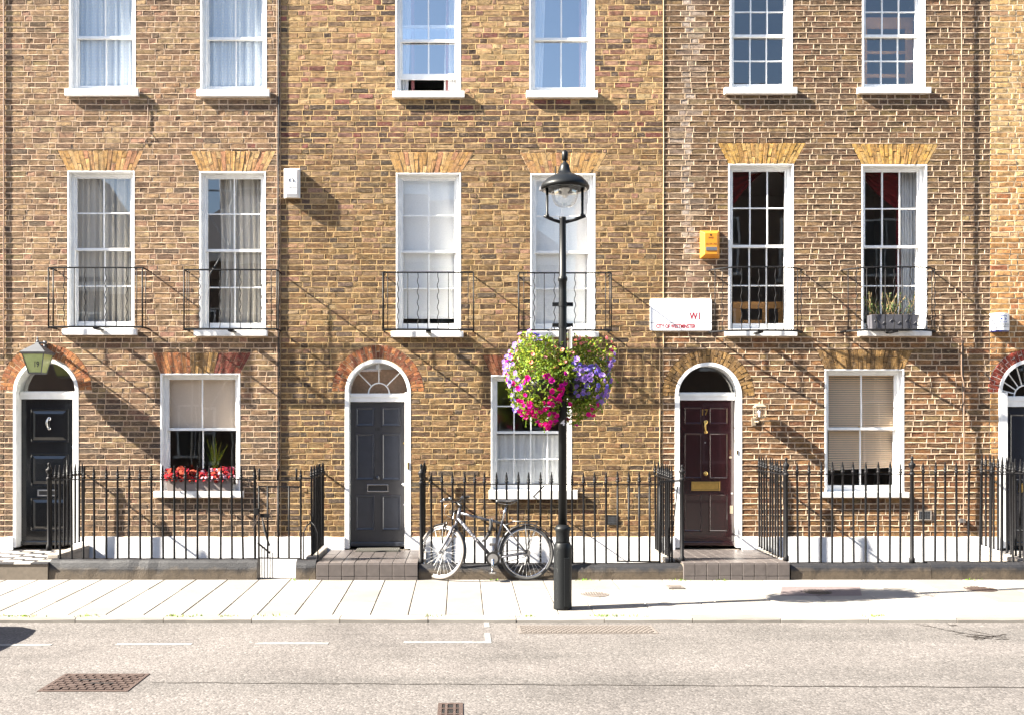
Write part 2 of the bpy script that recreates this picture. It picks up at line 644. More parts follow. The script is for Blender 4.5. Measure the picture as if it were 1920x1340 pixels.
SW = .392                                                    # slab width along the street
rows = [(WY + .10, WY - .62), (WY - .62, WY - 1.32), (WY - 1.32, KY + .15)]
x_left0 = G(836.4, 1153.6)[0]                                # one joint that the photo shows almost end-on
split = 1.13
slabm = {}
for ri, (ya, yb) in enumerate(rows):
    d = ya - yb
    for v in range(5):
        slabm[ri, v] = slab_mesh(SW, d, ri * 9 + v).mesh('paving_slab', M['paving'])
        slabm[ri + 3, v] = slab_mesh(.62, d, 50 + ri * 9 + v).mesh('paving_slab', M['paving'])
    yc = (ya + yb) / 2
    k = -24
    while True:
        x = x_left0 + SW * (k + .5)
        k += 1
        if x > split:
            break
        place('paving_slab', slabm[ri, rnd.randrange(5)], (x, yc, pz(yc)), pavement, (ang, 0, 0))
    xe = x + SW * -.5
    off = (.0, .31, .13)[ri]
    x = xe
    first = True
    while x < 9.2:
        w = (.24 + off) if first else .62
        first = False
        o = place('paving_slab', slabm[ri + 3, rnd.randrange(5)], (x + w / 2, yc, pz(yc)), pavement, (ang, 0, 0), (w / .62, 1, 1))
        x += w
kerb = MB().box(-160, 160, KY, KY + .15, ROADZ - .2, pz(KY) - .014).build('kerb', M['joint'])
struct(kerb)
kmesh = []
for v in range(5):
    r = random.Random(70 + v)
    mb = MB()
    L = .9
    j = lambda a=.004: r.uniform(-a, a)
    P = []
    for i in range(5):
        x = -L / 2 + .004 + (L - .008) * i / 4
        P += [(x, -.012 + j(), -.16), (x, -.012 + j(), -.018 + j()), (x, .006 + j(), .0 + j(.002)), (x, .146, .0 + j(.002)), (x, .146, -.16)]
    F = [(i * 5 + k, i * 5 + k + 1, i * 5 + 6 + k, i * 5 + 5 + k) for i in range(4) for k in range(4)]
    mb.add(P, [f[::-1] for f in F] + [(0, 1, 2, 3, 4), (24, 23, 22, 21, 20)])
    kmesh.append(mb.mesh('kerb_stone', M['paving']))
for k in range(-11, 12):
    place('kerb_stone', kmesh[rnd.randrange(5)], (k * .9 + .12, KY, pz(KY) + .002), kerb)


def road_quad(mb, x0, x1, ya, yb, z, lift):
    """a marking on the road between photo columns x0..x1 (at row ya) and rows ya (far) .. yb (near)"""
    a, b_ = G(x0, ya, z), G(x1, ya, z)
    c = G(x0, yb, z)
    return mb.box(a[0], b_[0], c[1], a[1], z - .02, z + lift)


for x0, x1, ya, yb in ((-70, 100, 1207, 1210.5), (221, 362, 1205.5, 1209), (484, 617, 1204, 1207.5), (757, 912, 1202, 1205.2)):
    road_quad(MB(), x0, x1, ya, yb, ROADZ, .004).build('road_marking', M['paint'], road)
for x0, x1, ya, yb in ((908, 919, 1186.5, 1205.4), (907, 917, 1166.5, 1176)):
    road_quad(MB(), x0, x1, ya, yb, ROADZ, .0045).build('road_marking', M['paint'], road)

# tar seam across the carriageway and a scribble of tar near the kerb
mb = MB()
p = []
for i in range(61):
    x = 284 + (2100 - 284) * i / 60
    q = G(x, 1279 + (x - 284) * .0056 + math.sin(i * 1.3) * .5, ROADZ)
    p.append(q)
for i in range(60):
    wdt = .004 + .006 * ((i * 7 % 5) / 5) + (.004 if i > 38 else 0)
    a, c = p[i], p[i + 1]
    mb.quad((a[0], a[1] - wdt, ROADZ + .003), (c[0], c[1] - wdt, ROADZ + .003), (c[0], c[1] + wdt, ROADZ + .003), (a[0], a[1] + wdt, ROADZ + .003))
mb.build('tar_seam', M['tar'], road)
mb = MB()
for t0, t1, n, amp in (((1716, 1168), (1890, 1198), 14, 1.2), ((1730, 1170), (1845, 1194), 12, 1.6), ((1770, 1166), (1886, 1194), 10, 2.2), ((1790, 1188), (1884, 1199), 12, 1.5), ((1826, 1199), (1886, 1189), 9, 1.5), ((1810, 1190), (1875, 1194), 9, 2.0)):
    q = [G(t0[0] + (t1[0] - t0[0]) * i / n, t0[1] + (t1[1] - t0[1]) * (i / n) ** .8 + rnd.uniform(-amp, amp), ROADZ) for i in range(n + 1)]
    for a, c in zip(q, q[1:]):
        w = rnd.uniform(.006, .022)
        mb.quad((a[0], a[1] - w, ROADZ + .0035), (c[0], c[1] - w, ROADZ + .0035), (c[0], c[1] + w, ROADZ + .0035), (a[0], a[1] + w, ROADZ + .0035))
mb.build('tar_patch', M['tar'], road)

# moss and grit in the joints
mb = MB()
for i in range(420):
    if i < 300:
        cx = rnd.choice((20, 55, 160, 330, 352, 420, 505, 815, 995, 1130, 1152, 1200, 1640)) + rnd.gauss(0, 13)
        x, y, z = G(cx, 1154 + rnd.uniform(-1.5, 2))
        z = pz(y)
    else:
        x, y, z = G(rnd.choice((925, 1268, 1285, 1360, 1818, 1100, 560)) + rnd.gauss(0, 10), 1086 + rnd.uniform(-.5, 2))
    mb.col = (rnd.uniform(.6, 1.3), rnd.uniform(.7, 1.2), rnd.uniform(.5, 1.5))
    h, w, a = rnd.uniform(.006, .03), rnd.uniform(.004, .012), rnd.uniform(0, pi)
    dx, dy = w * math.cos(a), w * math.sin(a)
    mb.add([(x - dx, y - dy, z - .004), (x + dx, y + dy, z - .004), (x + rnd.uniform(-.01, .01), y + rnd.uniform(-.01, .01), z + h)], [(0, 1, 2)])
o = mb.build('joint_moss', M['moss'])
o['kind'] = 'stuff'
o['label'] = 'small green tufts of moss along the kerb and plinth joints'
o['category'] = 'moss'

# ------------------------------------------------------------------ houses
FZ = .405                                                    # top of the white painted base
TOPZ = 8.72
CH = .0762                                                   # one course


class Rect:
    def __init__(s, x0, x1, z0, z1):
        s.x0, s.x1, s.z0, s.z1 = x0, x1, z0, z1

    def at(s, z):
        return (s.x0, s.x1)


class Trap(Rect):                                            # flat arch, wider at the top
    def __init__(s, b0, b1, t0, t1, z0, z1):
        Rect.__init__(s, min(b0, t0), max(b1, t1), z0, z1)
        s.q = (b0, b1, t0, t1)

    def at(s, z):
        k = min(1, max(0, (z - s.z0) / (s.z1 - s.z0)))
        b0, b1, t0, t1 = s.q
        return (b0 + (t0 - b0) * k, b1 + (t1 - b1) * k)


class Arc(Rect):                                             # half round over a door
    def __init__(s, cx, zs, R):
        Rect.__init__(s, cx - R, cx + R, zs, zs + R)
        s.cx, s.zs, s.R = cx, zs, R

    def at(s, z):
        h = min(s.R, max(0, z - s.zs))
        w = math.sqrt(max(0, s.R ** 2 - h ** 2))
        return (s.cx - w, s.cx + w)


def spans(zb, zt, xa, xb, zones):
    out = [(xa, xa, xb, xb)]
    for q in zones:
        if q.z1 <= zb + .004 or q.z0 >= zt - .004:
            continue
        lo, hi = q.at(max(zb, q.z0)), q.at(min(zt, q.z1))
        nxt = []
        for lb, lt, rb, rt in out:
            if max(lo[1], hi[1]) <= min(lb, lt) or min(lo[0], hi[0]) >= max(rb, rt):
                nxt.append((lb, lt, rb, rt))
                continue
            if min(lo[0], hi[0]) - max(lb, lt) > .012 or lo[0] - lb > .02:
                nxt.append((lb, lt, lo[0], hi[0]))
            if min(rb, rt) - max(lo[1], hi[1]) > .012 or rb - lo[1] > .02:
                nxt.append((lo[1], hi[1], rb, rt))
        out = nxt
    return out


def brick_geo(mb, bl, br, tr, tl, yf, r, rnd_edge=.0055):
    """one worn brick: rounded arris, uneven outline, slightly tipped face"""
    j = lambda a: r.uniform(-a, a)
    jw = min(.02, abs(br[0] - bl[0]) * .1)
    ring = [bl, ((bl[0] + br[0]) / 2 + j(jw), (bl[1] + br[1]) / 2), br, tr, ((tl[0] + tr[0]) / 2 + j(jw), (tl[1] + tr[1]) / 2), tl]
    cx = sum(p[0] for p in ring) / 6
    cz = sum(p[1] for p in ring) / 6
    ring = [(x + j(.003), z + j(.0034)) for x, z in ring]
    e = rnd_edge

    def inset(p, q):
        dx, dz = cx - p[0], cz - p[1]
        return (p[0] + math.copysign(min(abs(dx) * .4, q + abs(j(.003))), dx), p[1] + math.copysign(min(abs(dz) * .45, q + abs(j(.0025))), dz))
    f = [inset(p, e) for p in ring]
    tx, tz = j(.0022), j(.0022)
    v = [(x, .012, z) for x, z in ring]
    v += [(x, .0035, z) for x, z in ring]
    v += [(x, yf + (tx if x > cx else -tx) + (tz if z > cz else -tz) + j(.0007), z) for x, z in f]
    F = []
    for i in range(6):
        k = (i + 1) % 6
        F += [(i, k, 6 + k, 6 + i), (6 + i, 6 + k, 12 + k, 12 + i)]
    F.append((12, 13, 14, 15, 16, 17))
    mb.add(v, F)


BV = {}
for v in range(14):
    r = random.Random(300 + v)
    mb = MB()
    w, h = .2127, .0622
    brick_geo(mb, (-w / 2, -h / 2), (w / 2, -h / 2), (w / 2, h / 2), (-w / 2, h / 2), -.0012 + r.uniform(-.0015, .001), r)
    BV[v] = mb.mesh('brick', M['brick'])

# brick colours in the photo: (weight, colour)
PAL = {
    'tan': [(26, (196, 158, 106)), (20, (180, 140, 94)), (16, (160, 120, 84)), (10, (134, 100, 74)), (6, (196, 142, 112)), (4, (112, 84, 68)), (5, (208, 172, 122))],
    'upper18': [(24, (210, 168, 106)), (20, (196, 152, 96)), (12, (204, 150, 116)), (9, (186, 122, 98)), (9, (150, 112, 84)), (5, (96, 80, 72)), (6, (222, 184, 126)), (4, (172, 96, 84))],
    'mixdark': [(16, (178, 138, 92)), (16, (150, 112, 78)), (14, (122, 92, 72)), (12, (98, 80, 68)), (8, (160, 110, 88)), (4, (150, 82, 70)), (6, (196, 156, 104))],
    'olive': [(22, (176, 134, 76)), (20, (154, 114, 64)), (16, (130, 96, 60)), (14, (104, 80, 58)), (5, (150, 104, 74)), (4, (190, 148, 90))],
    'dun': [(20, (170, 134, 92)), (20, (150, 116, 82)), (18, (124, 98, 76)), (12, (102, 86, 74)), (6, (186, 148, 98)), (4, (160, 116, 92))],
    'purple': [(22, (144, 108, 80)), (20, (128, 94, 72)), (14, (112, 82, 66)), (14, (160, 124, 82)), (6, (154, 106, 82)), (6, (98, 74, 62)), (5, (176, 140, 92))],
    'rust': [(22, (180, 122, 74)), (18, (162, 106, 64)), (16, (144, 96, 62)), (10, (124, 86, 60)), (8, (190, 136, 82)), (6, (156, 92, 58))],
    'yellow': [(26, (236, 198, 138)), (22, (228, 188, 122)), (14, (234, 200, 146)), (10, (214, 166, 104)), (4, (200, 150, 126)), (3, (190, 136, 70))],
    'orange': [(24, (218, 162, 94)), (20, (208, 150, 84)), (14, (224, 172, 106)), (10, (180, 122, 70)), (5, (190, 112, 72))],
    'sooty': [(16, (124, 102, 82)), (14, (104, 88, 76)), (14, (146, 114, 80)), (6, (86, 74, 66)), (10, (162, 126, 84))],
}


def pick(pal, r, keep=.70):
    t = PAL[pal]
    k = r.uniform(0, sum(w for w, _ in t))
    for w, c in t:
        k -= w
        if k <= 0:
            break
    tot = sum(w for w, _ in t)
    mean = [sum(w * blin(*q)[i] for w, q in t) / tot for i in range(3)]
    g = r.gauss(1, .10)
    return tuple(min(.95, max(.012, q * g * r.gauss(1, .03))) for q in [a * keep + b_ * (1 - keep) for a, b_ in zip(blin(*c), mean)])


def vnoise(x, z, s):
    """cheap smooth value noise for soot and repair patches"""
    def h(i, k):
        return random.Random(i * 7919 + k * 104729 + s * 31).random()
    i, k = math.floor(x), math.floor(z)
    u, w = x - i, z - k
    u, w = u * u * (3 - 2 * u), w * w * (3 - 2 * w)
    return (h(i, k) * (1 - u) + h(i + 1, k) * u) * (1 - w) + (h(i, k + 1) * (1 - u) + h(i + 1, k + 1) * u) * w


def brick_tint(house, x, z, r):
    n = vnoise(x * .9, z * 1.1, 3) * .65 + vnoise(x * 2.3, z * 2.3, 5) * .35
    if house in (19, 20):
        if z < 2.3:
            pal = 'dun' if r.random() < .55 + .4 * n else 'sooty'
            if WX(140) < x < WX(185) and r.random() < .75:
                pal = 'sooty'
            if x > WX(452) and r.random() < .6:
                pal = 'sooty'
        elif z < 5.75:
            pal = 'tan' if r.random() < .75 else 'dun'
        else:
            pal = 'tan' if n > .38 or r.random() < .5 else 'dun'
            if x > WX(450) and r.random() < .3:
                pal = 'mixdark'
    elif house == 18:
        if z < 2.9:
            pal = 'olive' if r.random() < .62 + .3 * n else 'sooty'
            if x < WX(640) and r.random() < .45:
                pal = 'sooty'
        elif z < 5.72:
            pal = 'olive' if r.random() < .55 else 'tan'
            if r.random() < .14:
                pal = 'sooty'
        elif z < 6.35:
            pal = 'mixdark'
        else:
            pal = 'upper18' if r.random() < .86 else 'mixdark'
    elif house == 17:
        pal = 'purple'
        if z < 3.3 and r.random() < .85 - max(0, z - 1.6) * .3:
            pal = 'rust'
    else:
        pal = 'yellow' if (z > 5.5 or (z > 4.4 and r.random() < .4)) else 'orange'
    c = pick(pal, r, .95 if pal in ('upper18', 'mixdark') else .74)
    dirt = .80 + .36 * (vnoise(x * .6 + 3, z * .9, 11) * .5 + vnoise(x * 1.7, z * 2.6, 12) * .5)
    c = tuple(q * dirt for q in c)
    if house == 17:
        c = (c[0], c[1] * 1.02, c[2] * .88)
    if house == 16:
        c = (c[0] * 1.1, c[1], c[2] * .84)
    if house == 17:                                         # lime bloom running down the wall
        xb = WX(1290)
        wgt = max(0, 1 - abs(x - xb - .05 * math.sin(z * 1.9)) / .17) * (1 if z > 4.4 else max(0, 1 - (4.4 - z) / .7))
        k = min(.6, wgt * r.uniform(.2, .95))
        c = tuple(a * (1 - k) + b_ * k for a, b_ in zip(c, lin(190, 178, 168)))
    return c


MORT = {20: (218, 186, 150), 19: (220, 188, 152), 18: (214, 178, 124), 17: (210, 182, 148), 16: (226, 200, 160)}
PROUD = {20: .0026, 19: .0026, 18: .0016, 17: .0040, 16: .0012}
BRICKY = {20: .0008, 19: .0008, 18: .0004, 17: .0016, 16: .0}


def wall(house, root, xa, xb, zones, opens, arcs):
    r = random.Random(house)
    stuff, mort = MB(), MB()
    mc = tuple(q * .92 * k for q, k in zip(lin(*MORT[house]), (.96, 1.0, 1.12)))
    cand = []
    nrow = int((TOPZ - FZ) / CH)
    hj = .0070
    pr, by = PROUD[house], BRICKY[house]

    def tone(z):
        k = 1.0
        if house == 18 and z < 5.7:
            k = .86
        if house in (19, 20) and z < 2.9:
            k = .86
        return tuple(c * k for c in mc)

    def emit(zb, zt, x0, x1, row, clip):
        for lb, lt, rb, rt in spans(zb, zt, x0, x1, zones):
            L, R = max(lb, lt), min(rb, rt)
            cuts = [(lb, lt)]
            x = xa - .25 + (.0 if row % 2 else .169) + r.uniform(-.01, .01)
            k = row % 2
            while x < R - .05:
                x += (.2255 if k % 2 else .1135) + r.choice((0, 0, 0, 1)) * r.uniform(-.04, .05) + r.uniform(-.012, .012)
                k += 1
                if L + .055 < x < R - .055:
                    cuts.append((x, x))
            cuts.append((rb, rt))
            for i in range(len(cuts) - 1):
                a, c = cuts[i], cuts[i + 1]
                g = .0064
                bl, tl, br, tr = a[0] + g, a[1] + g, c[0] - g, c[1] - g
                if max(br - bl, tr - tl) < .02:
                    continue
                if tr < tl:
                    tl = tr = (tl + tr) / 2
                if br < bl:
                    bl = br = (bl + br) / 2
                w = (br + tr - bl - tl) / 2
                yf = -.001 + r.uniform(-.0018, .0014) + by
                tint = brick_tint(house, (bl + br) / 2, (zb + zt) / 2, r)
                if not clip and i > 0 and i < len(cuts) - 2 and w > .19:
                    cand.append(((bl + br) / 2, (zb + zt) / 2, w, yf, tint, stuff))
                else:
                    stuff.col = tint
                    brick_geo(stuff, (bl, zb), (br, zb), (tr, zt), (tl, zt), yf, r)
                if i > 0:
                    kk = r.uniform(.62, .95)
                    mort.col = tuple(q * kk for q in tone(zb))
                    q = a[0]
                    yy = -pr * .25 + r.uniform(-.0008, .0012)
                    mort.add([(q - .0062, .0055, zb - .006), (q + .0062, .0055, zb - .006), (q + .0062, .0055, zt + .006), (q - .0062, .0055, zt + .006),
                              (q - .0044, yy, zb - .006), (q + .0044, yy, zb - .006), (q + .0044, yy, zt + .006), (q - .0044, yy, zt + .006)],
                             [(0, 4, 7, 3), (4, 5, 6, 7), (5, 1, 2, 6)])

    for row in range(nrow):
        z0 = FZ + row * CH
        zb, zt = z0 + hj, z0 + CH - hj
        emit(zb, zt, xa, xb, row, False)
        for q in zones:                                      # short courses where an opening starts or ends inside this one
            if zb < q.z0 - .014 and q.z0 < zt - .004:
                lo = q.at(q.z0)
                emit(zb, q.z0 - .006, lo[0], lo[1], row, True)
            if not isinstance(q, Arc) and q.z1 > zb + .004 and zt > q.z1 + .014:
                lo = q.at(q.z1)
                emit(q.z1 + .006, zt, lo[0], lo[1], row, True)
        for lb, lt, rb, rt in spans(z0 - hj, z0 + hj, xa, xb, zones):   # bed joint
            n = max(1, int((rb - lb) / .085))
            prev = None
            for i in range(n + 1):
                x = lb + (rb - lb) * i / n
                zz = z0 + (r.uniform(-.0034, .0034) if 0 < i < n else 0)
                hh = .0074 + r.uniform(-.0030, .0026)
                yy = -pr + r.uniform(-.0012, .0012)
                cur = [(x, .0055, zz - hh), (x, yy + .0006, zz - hh * .62), (x, yy, zz + hh * .55), (x, .0055, zz + hh)]
                if prev:
                    kk = r.uniform(.78, 1.08)
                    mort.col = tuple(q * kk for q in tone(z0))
                    mort.add(prev + cur, [(k, k + 4, k + 5, k + 1) for k in range(3)])
                prev = cur
    # the backing behind the joints, with the openings left out
    mort.col = tuple(q * .85 for q in mc)
    xs = sorted({xa, xb} | {v for o_ in opens for v in (o_.x0, o_.x1) if xa < v < xb})
    zs = sorted({-1.35, FZ, TOPZ} | {v for o_ in opens for v in (o_.z0, o_.z1) if -1.35 < v < TOPZ} | {v for a in arcs for v in (a.zs, a.zs + a.R)})
    for i in range(len(xs) - 1):
        for k in range(len(zs) - 1):
            cx, cz = (xs[i] + xs[i + 1]) / 2, (zs[k] + zs[k + 1]) / 2
            if any(o_.x0 < cx < o_.x1 and o_.z0 < cz < o_.z1 for o_ in opens):
                continue
            if any(a.x0 < cx < a.x1 and a.zs < cz < a.zs + a.R for a in arcs):
                continue
            mort.quad((xs[i], .006, zs[k]), (xs[i + 1], .006, zs[k]), (xs[i + 1], .006, zs[k + 1]), (xs[i], .006, zs[k + 1]))
    for a in arcs:
        n = 20
        for i in range(n):
            t0, t1 = pi - pi * i / n, pi - pi * (i + 1) / n
            x0, x1 = a.cx + a.R * math.cos(t0), a.cx + a.R * math.cos(t1)
            mort.quad((x0, .006, a.zs + a.R * math.sin(t0)), (x1, .006, a.zs + a.R * math.sin(t1)), (x1, .006, a.zs + a.R), (x0, .006, a.zs + a.R))
    wl = mort.build('wall', M['mortar'], root, org=((xa + xb) / 2, 0, 0))
    cand.sort(key=lambda c: (c[0] / 1.6) ** 2 + (c[1] - 2.2) ** 2)
    for i, (x, z, w, yf, tint, _) in enumerate(cand):
        if i < 300:
            o_ = place('brick', BV[r.randrange(14)], (x, yf + .001, z), wl, (r.gauss(0, .008), r.choice((0, pi)), r.gauss(0, .004)), (w / .2127, 1, 1))
            o_.color = (*tint, 1)
        else:
            stuff.col = tint
            h = CH / 2 - hj
            brick_geo(stuff, (x - w / 2, z - h), (x + w / 2, z - h), (x + w / 2, z + h), (x - w / 2, z + h), yf, r)
    st = stuff.build('brickwork', M['brick'], wl, org=((xa + xb) / 2, 0, 0))
    st['kind'] = 'stuff'
    st.color = (0, 0, 0, 1)
    return wl


def voussoir(parent, q, tint, yf, r):
    mb = MB()
    brick_geo(mb, q[0], q[1], q[2], q[3], yf, r, .0012)
    o_ = mb.build('voussoir', M['brick'], parent)
    o_.color = (*tint, 1)


def flat_arch(root, tr, pal, r, n, jc):
    b0, b1, t0, t1 = tr.q
    z0, z1 = tr.z0, tr.z1
    mb = MB()
    mb.col = jc
    mb.prism([(b0 - .004, z0 - .004), (b1 + .004, z0 - .004), (t1 + .004, z1 + .004), (t0 - .004, z1 + .004)], .0046, .02)
    ar = mb.build('flat_arch', M['mortar'], root)
    g = .0026
    for i in range(n):
        ks = [0, 1] if i % 2 else [0]
        cutk = .62 if i % 4 == 1 else .36
        a0, a1 = b0 + (b1 - b0) * i / n + g, b0 + (b1 - b0) * (i + 1) / n - g
        c0, c1 = t0 + (t1 - t0) * i / n + g, t0 + (t1 - t0) * (i + 1) / n - g

        def P(k, s_):
            return ((a0 + (c0 - a0) * k, z0 + (z1 - z0) * k) if s_ == 0 else (a1 + (c1 - a1) * k, z0 + (z1 - z0) * k))
        for lo, hi in ([(0, cutk - .012), (cutk + .012, 1)] if len(ks) == 2 else [(0, 1)]):
            voussoir(ar, (P(lo, 0), P(lo, 1), P(hi, 1), P(hi, 0)), pal(i / n, r), -.0012 + r.uniform(-.001, .001), r)


def round_arch(root, cx, zs, ri, ro, pal, r, n, jc):
    mb = MB()
    mb.col = jc
    for i in range(n):
        t0, t1 = pi - pi * i / n, pi - pi * (i + 1) / n
        q = [(cx + R * math.cos(t), zs + R * math.sin(t)) for R, t in ((ri, t0), (ri, t1), (ro + .012, t1), (ro + .012, t0))]
        mb.prism([q[0], q[1], q[2], q[3]], .0046, .02)
    ar = mb.build('arch', M['mortar'], root)
    for i in range(n):
        t0, t1 = pi - pi * i / n, pi - pi * (i + 1) / n
        for lo, hi in ([(ri, ro)] if i % 2 else [(ri, ri + (ro - ri) * .47), (ri + (ro - ri) * .53, ro)]):
            d0, d1 = .003 / lo, .003 / hi
            q = [(cx + lo * math.cos(t0 - d0), zs + lo * math.sin(t0 - d0)), (cx + lo * math.cos(t1 + d0), zs + lo * math.sin(t1 + d0)),
                 (cx + hi * math.cos(t1 + d1), zs + hi * math.sin(t1 + d1)), (cx + hi * math.cos(t0 - d1), zs + hi * math.sin(t0 - d1))]
            voussoir(ar, q, pal(i / n, r), -.0014 + r.uniform(-.001, .001), r)


def window(root, s, r):
    """sliding sash window set back in a white painted reveal"""
    X0, X1 = WX(s['x'][0]), WX(s['x'][1])
    Zt, Zb = WZ(s['y'][0]), WZ(s['y'][1])
    zm = WZ(s['meet'], .11)
    D0, D1 = .10, .17
    mb = MB()
    lw = .016
    mb.box(X0 - .003, X0 + lw, -.003, D1, Zb, Zt + .003)
    mb.box(X1 - lw, X1 + .003, -.003, D1, Zb, Zt + .003)
    mb.box(X0 + lw, X1 - lw, -.002, D1, Zt - lw, Zt + .002)
    fw = .045
    mb.box(X0 + lw, X0 + lw + fw, D0 - .02, D1 + .03, Zb, Zt - lw)
    mb.box(X1 - lw - fw, X1 - lw, D0 - .02, D1 + .03, Zb, Zt - lw)
    mb.box(X0 + lw + fw, X1 - lw - fw, D0 - .02, D1 + .03, Zt - lw - .035, Zt - lw)
    mb.box(X0 + lw, X1 - lw, D0 - .04, D1 + .2, Zb - .02, Zb + .012)
    wi = mb.build('window', M['white'], root, bevel=.003)
    S = s['sill']
    sx0, sx1 = WX(S[0], -.05), WX(S[1], -.05)
    st, sb = WZ(S[2], -.05), WZ(S[3], -.05)
    m2 = MB()
    m2.prism([(sx0, sb), (sx1, sb), (sx1, st), (sx0, st)], -.055, -.001)
    m2.box(X0 + .001, X1 - .001, -.001, D0 - .02, sb, max(st, Zb))
    m2.build('sill', M['sill'], wi, bevel=.004)
    gx0, gx1 = X0 + lw + fw - .012, X1 - lw - fw + .012
    su = s.get('upper', (Zt - lw - .02, zm - .02))
    sd = s.get('lower', (zm + .02, Zb + .012))
    for k, (zt, zb) in enumerate((su, sd)):
        ya, yb = ((D0, D0 + .028) if k == 0 else (D0 + .034, D0 + .062))
        cols, rws = s['grid'][k]
        stile, top, bot = .038, (.04 if k == 0 else .036), (.036 if k == 0 else .078)
        bar = .017
        mb = MB()
        mb.box(gx0, gx0 + stile, ya, yb, zb, zt)
        mb.box(gx1 - stile, gx1, ya, yb, zb, zt)
        mb.box(gx0 + stile, gx1 - stile, ya, yb, zt - top, zt)
        mb.box(gx0 + stile, gx1 - stile, ya, yb, zb, zb + bot)
        ax, bx, az, bz = gx0 + stile, gx1 - stile, zb + bot, zt - top
        for c in range(1, cols):
            x = ax + (bx - ax) * c / cols
            mb.box(x - bar / 2, x + bar / 2, ya + .002, yb - .002, az, bz)
        for q in range(1, rws):
            z = az + (bz - az) * q / rws
            mb.box(ax, bx, ya + .003, yb - .003, z - bar / 2, z + bar / 2)
        mb.build('sash', M['white'], wi, bevel=.002)
        for c in range(cols):
            for q in range(rws):
                px0, px1 = ax + (bx - ax) * c / cols, ax + (bx - ax) * (c + 1) / cols
                pz0, pz1 = az + (bz - az) * q / rws, az + (bz - az) * (q + 1) / rws
                t1, t2 = r.gauss(0, .0022), r.gauss(0, .0022)
                ym = (ya + yb) / 2
                hx, hz = (px1 - px0) / 2, (pz1 - pz0) / 2
                MB().quad((px0, ym - t1 * hx - t2 * hz, pz0), (px1, ym + t1 * hx - t2 * hz, pz0), (px1, ym + t1 * hx + t2 * hz, pz1), (px0, ym - t1 * hx + t2 * hz, pz1)).build('pane', M[s.get('glass', 'glass')], wi)
    if s.get('catch'):
        MB().box((gx0 + gx1) / 2 - .03, (gx0 + gx1) / 2 + .03, D0 + .03, D0 + .05, zm + .02, zm + .034).build('sash_catch', M['brass'], wi)
    return wi


